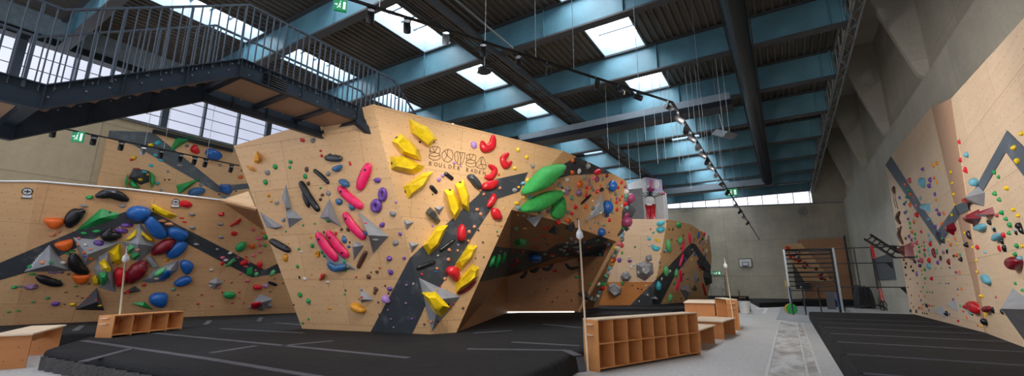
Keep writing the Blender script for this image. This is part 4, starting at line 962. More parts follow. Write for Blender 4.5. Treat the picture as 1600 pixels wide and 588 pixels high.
vol([(652,432),(721,464),(674,521)],'#',.35,'big grey triangular volume at the foot of the corner',apex=(688,468),solid=True)
vol([(185,165),(270,155),(225,235)],'#',.18,'small grey pyramid behind the black curved hold',T7)
vol([(460,315),(618,285),(555,392)],'#',.35,'grey pyramid volume just under the arch edge',Q3,apex=(530,330),solid=True)
vol([(655,430),(715,365),(752,400),(740,437)],'%',.3,'black triangular volume under the overhang',Q3)
vol([(240,175),(318,115),(332,160),(300,188)],'%',.3,'second black pointed volume under the overhang, nearer the pole tip',Q5)
vb2,BP2=vol([(583,280),(580,455),(440,545)],'#',.3,'long grey triangular volume with lettering beside the blue ball',Q4,apex=(560,450),solid=True)
vol([(155,462),(230,450),(240,500),(215,508)],'%',.25,'dark grey volume low on the right leg of the arch',(860,340,3.92),solid=True)
vol([(275,290),(305,250),(345,248),(375,295),(350,335),(295,335)],'#',.45,'middle hexagonal grey volume',Q7,k=.5)
vol([(412,190),(485,155),(560,175),(570,265),(490,335),(420,295)],'#',.7,'largest many-sided grey volume',Q7,k=.45,apex=(510,220),solid=True)
vol([(500,110),(545,100),(558,150),(520,165),(495,145)],'#',.35,'small grey volume above the largest one',Q7,k=.5)
vol([(170,370),(220,348),(290,395),(285,445),(230,480),(170,425)],'#',.5,'hexagonal grey volume on the orange-brown base',Q7,k=.7,apex=(220,410))
vol([(560,490),(600,470),(605,500)],'#',.3,'small grey pyramid on the dark band',Q7)
vol([(360,375),(455,315),(435,505)],'#',.5,'grey triangular volume near the right-hand foot',R9,solid=True)
vol([(487,150),(560,280),(505,330)],'#',.3,'tall grey sliver volume below the dark arrow',R9); vol([(475,380),(518,395),(510,330)],'%',.3,'tiny dark triangular volume',R9)
vol([(610,180),(650,190),(655,330),(630,350),(605,250)],'%',.5,'rounded charcoal volume on the right-hand edge',R9,k=.6)
vol([(535,90),(575,60),(610,160),(595,190),(545,140)],'%',.4,'charcoal volume high on the right-hand edge',R9,k=.6)
vol([(245,140),(315,210),(305,355),(190,330),(170,280)],'#',.35,'tall grey wedge volume beside the dark band',A4,apex=(262,245),solid=True)
vol([(1472,357),(1485,346.5),(1490,358),(1485,369)],'R',.22,'dark red faceted volume at the bottom of the dark V band',k=.35)
vol([(170,455),(270,370),(298,470),(245,555)],'R',.3,'left of the two dark red faceted volumes side by side',A4,k=.35); vol([(315,420),(405,350),(430,430),(370,465),(320,440)],'R',.3,'right of the two dark red faceted volumes side by side',A4,k=.35)
vol([(120,260),(230,215),(260,400),(245,410),(125,325)],'R',.35,'big dark red block volume at the left edge',A5,k=.6)
vol([(370,437),(445,378),(478,510)],'#',.28,'lower left grey triangular volume of a pair',A7,apex=(425,430)); vol([(482,372),(575,310),(603,450)],'#',.28,'upper right grey triangular volume of a pair',A7,apex=(560,365),solid=True)
vol([(1562.6,449),(1612,484),(1584.5,538),(1569,484)],'#',.5,'very large grey spearhead volume at the right edge',apex=(1590,483),solid=True)
rebuild()
# lettering on the two printed volumes
P=plane_at(60,415)
def along(a,b_,body,size,parent,P,nm='lettering',mat=None):
    p=P.at(*a,.0); q=P.at(*b_,.0); xd=(q-p).normalized(); yd=P.n.cross(xd).normalized(); return textmesh(body,size,nm,mat or WHT,p,xd,yd,parent,off=.012)
P=plane_at(62,412); along((52,418),(66,398),'BACHLI',.13,bach,P)
P=plane_at(935,335); along((924,337),(937,319),'BACHLI',.17,vb2,P)
# ---- stage 2: large holds
vol([(114,363),(158,325),(190,334),(184,342),(130,361)],'g',.22,'big green spearhead volume',apex=(156,341),bolts=[(172,332)])
vol([(338,305),(350,300),(480,300),(490,325),(470,355),(430,378),(395,378),(355,350)],'o',.16,'upper orange half-moon hold',W16,smooth=True,name='climbing_hold',kind='climbing hold')
vol([(412,500),(440,485),(520,465),(555,462),(558,500),(535,535),(490,548),(450,535)],'o',.16,'middle orange half-moon hold',W16,smooth=True,name='climbing_hold',kind='climbing hold')
vol([(548,240),(600,238),(685,235),(688,260),(660,300),(615,312),(575,300)],'o',.16,'lower orange half-moon hold',W4,smooth=True,name='climbing_hold',kind='climbing hold')
bean([(127,331),(117,337),(109,352)],15,'k','thick black curved hold left of the green spearhead',bolts=1)
bean([(154,306),(174,303),(197,312)],12,'k','long black arched hold near the white top edge',bolts=1)
bean([(170,361),(169,370),(185,369)],13,'k','stubby black curved hold beside the purple slopers')
bean([(114,400),(120,417),(134,426)],13,'k','black horn-shaped hold above the lowest orange half-moon')
bean([(60,433),(75,440),(94,445)],10,'k','black horn-shaped hold below the lettered volume')
SM=dict(smooth=True,name='climbing_hold',kind='climbing hold')
vol([(228,210),(265,165),(350,155),(420,190),(410,225),(340,275),(260,250)],'b',.25,'big blue rounded hold at the peak of the dark band',W2,**SM)
vol([(365,290),(385,235),(430,230),(500,300),(555,385),(490,410),(420,380)],'b',.22,'big blue wedge-shaped hold, second of the blue chain',W2,**SM)
vol([(548,350),(570,322),(640,330),(714,365),(690,410),(640,420),(556,390)],'b',.2,'blue oblong hold at the upper right of the blue chain',W2,**SM)
vol([(530,510),(600,440),(660,415),(695,440),(690,480),(620,545),(560,560)],'b',.2,'blue oblong hold leaning against the upper dark red hold',W2,**SM)
vol([(640,150),(670,125),(740,148),(742,190),(700,240),(660,220)],'b',.2,'blue tooth-shaped hold at the right of the blue chain',W5,**SM)
vol([(585,300),(690,242),(742,275),(700,312),(620,335)],'b',.18,'blue oval hold below the tooth-shaped blue hold',W5,**SM)
vol([(398,440),(430,382),(540,380),(547,420),(525,488),(450,478)],'b',.25,'lowest big blue hold',W5,**SM)
bean([(268,378),(242,395)],15,'R','upper dark red sausage-shaped hold',flat=.9); bean([(223,413),(214,424),(206,438)],18,'R','longest dark red sausage-shaped hold',flat=.9)
vol([(135,215),(170,185),(220,200),(240,250),(225,305),(165,335),(145,300)],'r',.22,'rounded red hold right behind the left brush pole',W5,**SM)
vol([(235,372),(262,345),(240,385),(215,380)],'r',.1,'thin red hold on the flat dark volume',W5)
vol([(418,140),(450,145),(540,190),(635,235),(575,265),(440,210),(420,180)],'y',.18,'long yellow wedge hold near the white top edge',W2,k=.5,bolts=[(440,180)])
vol([(300,335),(320,325),(310,385),(250,430),(203,432)],'y',.1,'left yellow plate on the big grey volume',W2,k=.6); vol([(347,345),(445,410),(450,437),(400,430),(347,375)],'y',.1,'right yellow plate on the big grey volume',W2,k=.6)
vol([(255,448),(292,475),(280,510),(240,540),(215,490)],'l',.14,'pale green faceted hold on the big grey volume',W2,k=.3); vol([(258,510),(325,525),(325,545),(300,580),(240,590)],'g',.12,'dark green faceted hold on the big grey volume',W2,k=.3)
vol([(98,62),(180,-5),(210,140),(180,178),(128,160)],'y',.22,'tall yellow faceted hold left of the big grey volume',W5,k=.4,bolts=[(130,150)])
vol([(20,150),(65,112),(118,200),(100,225),(45,210)],'y',.18,'second yellow faceted hold, lower left of the tall one',W5,k=.4)
vol([(0,235),(28,270),(25,330),(-25,328),(-30,270)],'y',.15,'third yellow faceted hold, beside the green one',W5,k=.5); vol([(15,225),(85,225),(90,290),(55,335),(30,320)],'g',.16,'green faceted hold on the tall grey volume',W5,k=.3)
vol([(425,255),(520,180),(545,210),(480,260)],'l',.12,'pale green hold on the broad grey volume',W5,**SM); vol([(485,275),(540,205),(580,225),(560,270),(500,285)],'b',.12,'blue hold on the broad grey volume',W5,**SM)
vol([(255,460),(370,445),(455,520),(350,495)],'g',.12,'long flat green hold near the bottom edge',W5)
vol([(285,310),(375,245),(380,270),(355,295),(290,320)],'r',.1,'long thin red hold',W3,k=.5)
vol([(325,480),(370,430),(415,435),(405,480),(350,512)],'g',.14,'green oval hold above the dark band',W3,**SM)
vol([(245,185),(300,130),(325,108),(340,135),(285,185)],'l',.12,'green leaf-shaped hold crossing the dark band',W6,k=.3)
vol([(420,190),(462,182),(470,230),(455,258),(415,250)],'g',.12,'green block hold on the lower dark band',W6,k=.6); vol([(237,395),(262,368),(332,380),(325,408),(292,425),(245,412)],'g',.14,'green oblong hold right of the grey pyramid',W6,**SM)
vol([(465,330),(490,318),(535,325),(538,345),(505,357),(470,350)],'r',.14,'red oval hold left of the lilac hold',W6,**SM)
vol([(447,465),(520,452),(535,470),(500,505),(455,500)],'r',.14,'red block hold on the grey pointed volume',W6,**SM)
vol([(490,165),(515,138),(538,145),(535,185),(510,200)],'r',.12,'red hold with white flash near the tower edge',W6,**SM); vol([(360,155),(400,122),(428,130),(420,160),(375,172)],'r',.12,'red and white streaked hold on the dark band',W6,**SM)
bean([(420,441),(432,446)],4.5,'k','short black bar hold near the tower edge')
# papers
def paper(x,y,w,h,label,rot=0):
    P=plane_at(x,y); pts=[(x-w/2,y-h/2),(x+w/2,y-h/2+rot),(x+w/2-1,y+h/2+rot),(x-w/2-1,y+h/2)]; q=poly3(pts,P,.02); bq=poly3(pts,P,.0); m=MB(); m.add(q+bq,[(0,1,2,3),(0,4,5,1),(1,5,6,2),(2,6,7,3),(3,7,4,0)])
    o=m.build('paper_sign',PAPER,label=label,cat='sign'); m=MB(); 
    c=P.at(x-.3,y-h*.15,.025); xd=(P.at(x+1,y+rot/w,.025)-P.at(x,y,.025)).normalized(); yd=P.n.cross(xd).normalized(); r_=.1
    m.tube([c+xd*(r_*math.cos(a*PI/8))+yd*(r_*math.sin(a*PI/8)) for a in range(17)],.012,5,cap=False); m.bar(c-xd*.06,c+xd*.06,.012,.03); m.bar(c-yd*.06,c+yd*.06,.012,.03); m.bar(c-yd*.19-xd*.11,c-yd*.19+xd*.11,.01,.025); m.build('printed_symbol',INK,o)
paper(43,302,13,16,'white paper sign with a round symbol at the upper left corner of the left wall',.5); paper(275,317.5,11,12,'white paper sign beside the red hold at the top of the left wall',.5)
# upper left wall
vol([(410,352),(455,390),(455,440),(425,495),(412,440)],'g',.25,'right green side hold of the dark hexagon',U7,k=.5); vol([(245,440),(275,415),(345,480),(315,497),(270,480)],'g',.25,'lower green side hold of the dark hexagon',U7,k=.5); vol([(218,430),(245,370),(240,440),(232,492)],'g',.2,'left green side hold of the dark hexagon',U7,k=.5)
vol([(620,80),(755,100),(560,220),(585,150)],'g',.3,'green triangular hold touching the window sill',U7); vol([(22,465),(225,405),(90,510),(40,538)],'g',.35,'lower green triangular hold',U8)
vol([(135,180),(160,150),(180,180),(203,215),(180,228),(135,203)],'r',.25,'bent red hold',U8,**SM); vol([(252,195),(290,182),(375,235),(345,275),(290,275),(250,235)],'b',.35,'big blue scoop-shaped hold',U8,**SM)
vol([(110,520),(150,485),(215,482),(243,510),(200,548),(130,548)],'B',.3,'pale blue dished hold just above the white edge',U8,**SM); vol([(362,455),(440,455),(460,510),(430,545),(365,520)],'b',.3,'blue faceted hold at the bottom of the V band',U8,k=.5)
# tower, left face
vol([(153,175),(180,215),(187,265),(158,280),(125,262),(130,225)],'O',.2,'big yellow-orange crystal hold',T1,k=.3,name='climbing_hold',kind='climbing hold'); vol([(70,285),(110,300),(143,338),(95,325)],'O',.12,'thin yellow-orange hold below the crystal',T1,k=.4)
bean([(511,247),(531,248)],9,'K','charcoal bar hold below two small red ones',taper=.8); bean([(492,267),(502,275),(512,285)],6,'k','thin black tube hold',taper=.9)
bean([(471,287),(482,307),(496,327)],9,'k','long thick black tube hold',taper=.8); bean([(474,303),(482,323)],6.5,'k','shorter black tube tucked behind the long one',taper=.6)
vol([(190,305),(270,275),(270,310),(240,345)],'B',.14,'upper slate blue sloper',T2,**SM); vol([(250,395),(285,388),(325,420),(325,455),(285,440)],'B',.14,'slate blue sloper between two pink holds',T2,**SM)
bean([(575,261),(568,277),(562,292)],14,'p','upper right neon pink tongue-shaped hold',bolts=1,flat=.5,taper=.75)
bean([(532,296),(544,308),(562,322)],12,'p','second neon pink tongue-shaped hold from the top',bolts=1,flat=.5,taper=.8)
bean([(540,337),(550,353),(566,370)],12,'p','third neon pink tongue-shaped hold, left of the largest grey volume',bolts=1,flat=.5,taper=.8)
bean([(514,366),(527,384),(540,398)],12,'p','right one of the two side-by-side neon pink holds',bolts=2,flat=.5,taper=.8); bean([(498,369),(509,386),(523,403)],13,'p','left one of the two side-by-side neon pink holds',bolts=1,flat=.5,taper=.8)
bean([(514,413),(524,420),(538,417)],10,'B','blue crescent hold under the two side-by-side pink holds',taper=.6)
bean([(425,377),(437,384),(450,391)],9,'k','black hold with a pale chalked top at the left edge',taper=.8)
bean([(571,395),(565,406),(560,417)],7,'n','ridged brown hold',taper=.8)
vol([(540,315),(560,308),(640,345),(645,380),(600,382),(550,345)],'O',.16,'yellow-orange banana-shaped hold near the bottom',T5,**SM)
vol([(300,85),(330,85),(330,105),(300,145),(283,140)],'r',.12,'red angular hold low on the left face',T5,k=.5); vol([(132,265),(165,240),(200,300),(190,308),(150,300)],'v',.12,'big lilac pocket hold on the edge of the dark band',T6,**SM)
# ring holds
def ring(x,y,rx,ry,w,col,phrase):
    P=plane_at(x,y); sc=depth(P.at(x,y))/F; r=w*sc/2; m=MB(); N_=18; pts=[P.at(x+rx*math.cos(a*2*PI/N_),y+ry*math.sin(a*2*PI/N_),r*.4) for a in range(N_)]
    vs=[];fs=[]
    for i,p in enumerate(pts):
        d=(pts[(i+1)%N_]-pts[i-1]).normalized(); s_=d.cross(P.n).normalized(); vs+=[p+s_*math.cos(k*PI/4)*r+P.n*math.sin(k*PI/4)*r for k in range(8)]
    for i in range(N_): fs+=[(i*8+k,i*8+(k+1)%8,((i+1)%N_)*8+(k+1)%8,((i+1)%N_)*8+k) for k in range(8)]
    m.add(vs,fs,0,True); o=m.build('climbing_hold',HM[col],origin=P.at(x,y)); reg('climbing_hold',o,x,y,phrase,'climbing hold',12)
ring(598,304,4,8,7,'u','upper purple ring-shaped hold'); ring(588,322,5,7,9,'u','lower purple ring-shaped hold'); ring(496,397,2.3,4,3.5,'O','small yellow ring-shaped hold')
# tower, logo face: yellow volumes
YV=dict(k=.62,name='climbing_volume')
vol([(235,20),(385,90),(460,185),(395,250),(250,130)],'y',.22,'topmost long yellow volume',T8,bolts=[(432,210)],apex=(370,180),**YV)
vol([(175,138),(250,190),(325,270),(340,358),(185,300),(103,200)],'y',.25,'yellow volume second from the top',T8,bolts=[(145,172)],apex=(225,235),**YV)
vol([(95,315),(200,310),(365,390),(350,420),(295,455),(97,415)],'y',.25,'yellow volume third from the top',T8,bolts=[(110,370)],apex=(210,350),**YV)
vol([(661,269),(678,268),(665,291),(637,312),(629,292)],'y',.2,'yellow volume fourth from the top',bolts=[(633,300)],**YV)
vol([(693,296),(708,295),(719,317),(721,330),(711,347),(702,332)],'y',.22,'left of the two upright yellow volumes below the gym name',bolts=[(703,297)],**YV)
vol([(710,287),(725,280),(734,306),(733,333),(721,325)],'y',.2,'right of the two upright yellow volumes below the gym name',bolts=[(719,285)],**YV)
vol([(682,353),(701,351),(685,386),(670,400),(660,385)],'y',.2,'yellow volume at the left edge of the dark band',bolts=[(665,393)],**YV)
vol([(731,382),(747,384),(739,403),(717,425),(711,413)],'y',.2,'chalked yellow volume above the lowest pair',**YV)
vol([(738,412),(749,418),(748,433),(734,445),(712,459),(711,442)],'y',.22,'lower yellow volume at the right edge by the arch',**YV)
vol([(428,228),(540,225),(655,348),(590,418),(528,390)],'y',.2,'yellow volume on the big grey triangle at the foot',T6,k=.5)
bean([(716,459),(730,452),(743,440)],5,'R','thin dark red hold under the lower yellow volume')
bean([(697,272),(706,279)],6,'k','small black brick hold under the gym name',taper=.95); bean([(674,292),(681,300)],6,'k','small black brick hold beside the purple pair',taper=.95)
vol([(728,277),(736,271),(744,280),(751,290),(748,297),(740,292),(735,284)],'K',.16,'black curved hold at the right end of the gym name',**SM)
vol([(118,205),(155,160),(200,200),(240,275),(215,305),(165,245)],'K',.18,'black curved hold in front of a small grey pyramid',T7,k=.5)
bean([(689,391),(709,376)],5,'k','upper black bar hold on the dark band',taper=.95); bean([(653,419),(678,410)],5.5,'k','lower black bar hold on the dark band',taper=.95)
bean([(754,223),(757,232),(768,228),(771,214)],11,'r','large red J-shaped hold'); bean([(793,241),(786,249),(790,259),(798,254)],9,'r','red C-shaped hold'); bean([(765,259),(773,266),(768,276),(759,277)],8,'r','red hook-shaped hold')
vol([(752,291),(757,284),(776,281),(777,287),(769,297),(753,297)],'r',.14,'red oblong hold under the hook-shaped one',**SM); bean([(772,305),(770,313),(763,322)],9,'r','red hold shaped like a bent finger')
vol([(767,325),(777,326),(781,336),(784,343),(772,344.5),(767,336)],'r',.14,'red hold with a chalked inner edge, lowest of the red chain',**SM); vol([(370,320),(400,290),(415,340),(425,410),(380,430),(360,395)],'r',.16,'upright red hold between yellow volumes on the dark band',T7,**SM)
vol([(615,60),(650,30),(700,35),(720,100),(690,155),(665,110),(635,105)],'r',.18,'chunky red hold right of the lower black bar',T6,**SM)
def leaf(pts,col,h,phrase,c): 
    o,P=vol(pts,col,h,phrase,c,smooth=True); 
LEAFM=simple('textured_green',(66,196,92),.5,0,.12,6,bump=.9)
for pts,ph,c,h in (([(415,570),(470,480),(520,430),(560,385),(600,350),(690,328),(775,320),(765,360),(740,395),(690,430),(660,475),(610,510),(540,545),(470,565)],'upper large bright green leaf-shaped volume',Q2,.3),([(410,205),(450,155),(500,120),(560,85),(620,60),(700,48),(765,50),(740,85),(700,120),(640,160),(560,215),(500,225),(430,228)],'lower large bright green leaf-shaped volume',Q3,.3),([(125,480),(135,420),(160,370),(215,320),(235,350),(243,400),(240,465),(205,505),(160,522)],'small upright green leaf-shaped volume',Q4,.28)):
    o,P=vol(pts,'G',h,ph,c,smooth=True,mats=LEAFM)
# facet B
def ball(x,y,r,col,phrase,off=.55,dy=1.0,D=None):
    P=plane_at(x,y) if D is None else None
    if P: sc=depth(P.at(x,y))/F; R=r*sc; c=P.at(x,y,R*off)
    else: c=EYE+ray(x,y)*(D/F); R=r*D/F
    bm=bmesh.new(); bmesh.ops.create_uvsphere(bm,u_segments=24,v_segments=14,radius=R); me=bpy.data.meshes.new('climbing_hold')
    for f in bm.faces: f.smooth=True
    bm.to_mesh(me); bm.free(); me.materials.append(HM[col]); o=bpy.data.objects.new('climbing_hold',me); COL.objects.link(o); o.location=c; o.scale=(1,1,dy); ORG[o.name]=V(c); sh='tower'
    if P: reg('',o,x,y,phrase,'climbing hold',r*2)
    else: o['label']=phrase+' on the tower'; o['category']='climbing hold'; ANCH.append(('tower',x,y,phrase,r*2))
    return o
ball(949,324,9,'b','big blue ball hold beside the lettered volume',dy=1.2); ball(957,291,7.5,'b','blue ball hold high on the right facet',dy=1.2); ball(940,363,6.5,'b','blue ball hold at the lower rim of the lit facet')
ball(836.5,404,10,'b','wide blue hold on the inner dark band',dy=.65)
DP=depth(P3.at(979,300))+.15
ball(984,310,8.3,'m','upper burgundy ball on the prow',D=DP); ball(979,347,9,'m','lower burgundy ball on the prow',D=DP); ball(977,336,6.3,'m','smallest burgundy ball, above the lower one',D=DP)
m=MB(); q=[EYE+ray(x,y)*((DP+dz)/F) for x,y,dz in ((964,318,.1),(980,316,.1),(994,328,.4),(988,340,.3),(966,352,.1),(976,332,-.25),(975,330,.8))]
m.add(q,[(0,5,1),(1,5,2),(2,5,3),(3,5,4),(4,5,0),(0,1,6),(1,2,6),(2,3,6),(3,4,6),(4,0,6)]); o=m.build('climbing_volume',GREYD,label='dark grey faceted volume between the burgundy balls on the prow',cat='climbing volume')
m=MB(); q=[EYE+ray(x,y)*((DP+dz)/F) for x,y,dz in ((957,372,.1),(975,352,.1),(984,358,.5),(974,366,.4),(961,381,.3),(967,366,-.2),(972,366,.9))]
m.add(q,[(0,5,1),(1,5,2),(2,5,3),(3,5,4),(4,5,0),(0,1,6),(1,2,6),(2,3,6),(3,4,6),(4,0,6)]); m.build('climbing_volume',GREYD,label='dark grey faceted volume below the lower burgundy ball on the prow',cat='climbing volume')
vol([(497,100),(545,75),(553,100),(530,138),(505,128)],'r',.2,'red heart-shaped hold at the top of the right facet',Q4,**SM)
bean([(908,319),(923,305)],4,'k','thin black diagonal hold on the lit facet')
for pts,ph in (((( 813.5,434),(818,432),(823,425)),'left-most black crescent'),(((829,424),(836,424),(842,418)),'black crescent second from the left'),(((848,420),(857,421),(864,413)),'black crescent third from the left'),(((884,413),(892,420),(903,418)),'right-most black crescent')): bean(pts,4,'k',ph+' hold on the inner wall')
vol([(350,510),(400,475),(470,490),(475,530),(430,548),(370,535)],'g',.2,'green faceted hold under the overhang',Q3,k=.5)
bean([(766,415),(772,402)],8,'g','leftmost dim green hold on the inner dark band'); bean([(774,418),(780,400)],8,'g','middle dim green hold on the inner dark band'); bean([(785,410),(789,396)],7,'g','right dim green hold on the inner dark band')
# far boulder
vol([(590,325),(640,305),(665,320),(640,345),(600,355)],'C',.22,'upper turquoise hold near the top',Q6,**SM); vol([(585,375),(650,355),(660,385),(630,415),(595,405)],'C',.25,'lower turquoise hold near the top',Q6,**SM)
bean([(1020,384),(1024,389),(1030,388)],6,'C','turquoise crescent hold'); bean([(1028.6,442),(1029,453)],8,'C','turquoise drop-shaped hold on the dark band',taper=.5)
for i,(pts,w) in enumerate((([(1077,365),(1078.5,380)],4.6),([(1068,375),(1067,393)],4.4),([(1067,398),(1062,415)],4.6),([(1063,424),(1064.5,439)],5.2),([(1060,438),(1057.5,454)],4.6))): bean(pts,w,'p',['topmost','second','third','fourth','lowest'][i]+' of the five long neon pink holds',taper=.6)
bean([(1044,376),(1044,386),(1047,392)],8,'l','long green hold left of the dark arrow'); bean([(1063,372),(1062,380)],8,'l','green hold beside the top pink hold'); bean([(1040,418),(1041,430)],8,'l','green hold on the left edge of the dark band'); bean([(1057,422),(1056,432)],7,'l','green hold in the middle of the dark band'); bean([(1048,461),(1047,471)],7,'l','green hold near the foot of the front face')
vol([(1058,350),(1062,347),(1064,354),(1061,357),(1058,355)],'g',.25,'green hold near the upper edge',**SM); bean([(1098,444),(1103,462)],3.5,'r','long dark red hold at the right-hand foot')
# right wall large
bean([(1406,359),(1405,368),(1410,380)],6,'n','lower long brown hold at the left edge',taper=.6); bean([(1405,332),(1402,341),(1406,349)],6,'n','upper long brown hold at the left edge',taper=.6)
o=bean([(1396.5,293),(1397.5,301)],6,'n','brown hold with two hanging loops'); 
P=plane_at(1399,312); mm=MB(); mm.tube([P.at(1395.5,302,.05),P.at(1397,315,.05),P.at(1400,325,.05)],.012,5); mm.tube([P.at(1398.5,303,.05),P.at(1400,315,.05),P.at(1403,327,.05)],.012,5); mm.build('cord_loop',HM['n'],o)
vol([(325,80),(345,50),(385,60),(387,120),(380,160),(340,130)],'c',.16,'pale blue drop-shaped hold high up',A3,**SM); vol([(342,320),(425,310),(440,405),(395,390),(345,365)],'c',.16,'square pale blue hold',A3,k=.6)
ball(1522.5,285,6.5,'c','round pale blue hold above the tall grey wedge'); vol([(155,270),(190,240),(235,245),(225,285),(185,325),(165,305)],'r',.14,'bright red hold on the tall grey wedge',A4,k=.5)
vol([(1511,473),(1520,470),(1531,480),(1529,492),(1519,489)],'r',.25,'big red strawberry-shaped hold near the bottom',**SM); vol([(1504,481),(1509,475),(1514,478),(1512,484)],'r',.14,'smaller red hold fused to the left of the big one',**SM)
vol([(1536,483),(1542,477),(1548,483),(1546,489),(1540,489)],'R',.18,'dark red hold right of the big red one',**SM); vol([(1575,410),(1581,400),(1592,405),(1592,415),(1588,424),(1580,419)],'R',.25,'big crimson hold in the right-hand cluster',**SM)
vol([(1533,430),(1540,429),(1546,440),(1545,446),(1538,442)],'c',.16,'pale blue long hold on the lower right facet',**SM); vol([(1552,375),(1556,365),(1565,364),(1564,374),(1556,378)],'c',.18,'pale blue hold left of a small red one',**SM); vol([(1522,358),(1530,350),(1538,350),(1537,362),(1528,361)],'c',.18,'pale blue hold under the dark red pair',**SM)
rebuild_needed=True
# ================= SMALL HOLDS (by crop: colour x y width height) =================
DATA=[]
def add(c,txt):
    for e in txt.split(';'):
        e=e.split()
        if len(e)<4: continue
        col=e[0]; x,y=float(e[1]),float(e[2]); w=float(e[3]); h=float(e[4]) if len(e)>4 else w
        if c: x,y=c[0]+x/c[2],c[1]+y/c[2]
        DATA.append((col,x,y,w,h))
add(None,'g 140 309 11 8;s 131 322 12 5;e 82 367 9 6;e 90 363 8 4;g 131 365 8 5;g 151 362 11 7;u 154 380 13 9;P 123 373 5;e 122 382 5;w 133 383 6 5;e 141 390 6 4;o 131 395 7 6;e 67 410 9 8;t 79 410 12 8;g 46 417 10 6;w 99 411 11 7;g 50 429 9 4;U 83 426 12 5;U 95 426 7 4;g 92 438 7 3;u 85 437 6 3;n 107 429 4 3;g 118 448 5 3;n 139 444 4 3;n 103 457 5 2.5;n 121 463 4 2;n 129 466 4 2;g 74 466 6 4;g 52 472 6 3;g 29 486 6 3;g 14 488 5 3;g 22 449 8 6;U 49 449 19 11;S 31 448 6 4;u 86 475 10 8;n 101 476 3 2;y 113 476 9 6;r 150 470 4 3;r 139 465 5 2;r 137 474 3 2;y 156 478 6 4;k 120 480 3 2;g 106 396 8 5;g 113 392 8 4;o 141 405 9 6;u 132 401 7 4')
add(None,'s 191 322 9 6;e 254 345 13 6;e 264 350 13 6;r 290 319 18 12;s 300 335 9 6;s 301 356 9 6;r 284 341 7 2.5;r 288 347 7 2.5;u 198 352 18 9;u 189 361 18 9;e 215 391 8 5;O 260 407 8 5;O 228 430 6 4;r 225 446 6 5;t 271 452 6 6;k 278 461 4 2;w 245 436 8 5;r 346 335 10 8;r 366 365 9 8;s 344 351 9 5;s 345 371 9 5;P 395 359 8 5;o 393 385 11 9;P 404 373 11 6;P 406 383 6 5;P 406 394 6 5;P 396 400 7 5;g 414 384 6 5;e 409 377 6 3;o 411 365 7 3;g 415 371 8 8;s 307 382 9 5;s 339 390 6 4;w 360 396 8 5;P 348 403 7 6;w 353 407 7 5;P 372 403 5 3;r 385 402 5 3;w 330 422 7 5;r 347 412 5 7;P 384 417 7 4;l 400 429 7 8;l 425.5 427 7 12;P 375.5 428 7 4;P 386 439 8 5;w 329 447 6 4;P 342 450 6 4;r 362 442 4 3;r 351 439 3 2;r 347 457 4 3;r 374 457 4 3;r 374.5 467 3 2;r 363 474 4 3;r 381 474 3 2;r 315 461 4 3;r 309 475 4 3;r 331 479 4 2;v 415 447 8 8;n 422 456 4 2;n 429 436 4 2;n 442 443 4 2;P 388 411 5 4;s 421 478 8 7;P 399 423 5 4')
add(None,'y 236 227 8 6;C 247 224 11 8;C 243 243 6 5;C 251 251 8 4;C 236 259 7 5;y 209 247 7 7;r 205 250 5 4;y 219 281 8 5;C 226 269 8 4;y 231 273 5 4;C 246 287 6 5;s 262 268 4;s 252 298 5;s 281 259 8 5;S 292 228 6 5;s 344 258 6 5;s 314 289 6 5;n 257 281 3;n 264 281 3;c 352 309 16 4;o 376 277 8 6;n 377 267 3;C 235 300 6 4;n 342 304 3;n 369 299 3;r 215 264 5 3')
add(None,'s 418 270 11 9;g 430 261 10 9;g 454 253 8 6;g 453 262 7 6;g 415 285 10 10;O 420 305 6 8;O 424 315 7 5;s 433 317 9 7;r 473 219 9 7;s 489 220 10 10;r 501 236 6 4;r 503 244 6 6;K 515 242 8 4;n 479 265 8 9;g 477 276 8 9;n 482 287 7 7;g 501 294 5 4;n 504 305 7 6;n 501 312 7 6;s 513 272 9 9;s 513 302 10 8;r 547 256 5 7;u 590 282 13 9;B 530 316 14 12;s 443 344 9 7;O 446 403 11 14;O 451 381 3;g 447 362 4;g 474 352 4 5;g 492 350 4;O 486 370 4 8;g 488 384 7 8;g 467 389 5;w 471 394 6 4;g 465 417 7 6;g 513 345 9 9;p 508 335 3;g 538 409 6 5;g 503 394 6 7;g 507 400 7 7;g 540 424 6 4;y 543 417 4;r 525 365 6 6;B 538 374 10 15;B 550 323 14 14;n 534 359 7 6;n 544 359 8 7;n 506 363 4;B 545 386 7 5;n 546.5 379 4')
add(None,'s 587 375 13 5;p 571 349 6 3;B 571 365 7 10;u 597.5 352 12 9;s 614 334 12 9;u 625 366 7 6;s 618 380 12 9;u 608 404 12 10;u 632 404 7 6;u 610 425 12 10;v 619 316 6 5;r 593 419 4;n 589 425 8 6;O 487 429 3;k 468 434 4 6;w 476 436 8 6;w 512 441 8 5;O 514.5 445 3;g 469 461 9 10;g 482 471 9 9;s 484 475 6 4;k 540 454 3;g 538.6 460 4;O 513 468 4 2.5;O 515.5 482 7 4;r 557 433 4;n 576 433 9 8;k 580 426 3;r 565 465 4;g 561 468 3;k 565 454 3;n 588 452 9 7;n 586 458 8 7;n 591 473 4;n 592.6 492 4;g 482 499 4;g 473 505 4;k 459 477 3;u 609 452 11 8;n 607 459 4;n 602 447 4;U 635 446 6 5;U 634 474 6 4;u 643.5 499 7 4;U 611 499 5 3;U 606 485 4;U 615 512 4;s 646 444 5 6;r 659 429 5;e 683 420 6 5;b 681 425 4;e 695 436 6 5;r 688 448 3;e 682 453 4;r 705 479 4;r 709 475 4;k 701 476 4;e 674 503 5;n 663 507 4;k 684 503 4;n 723 482 4')
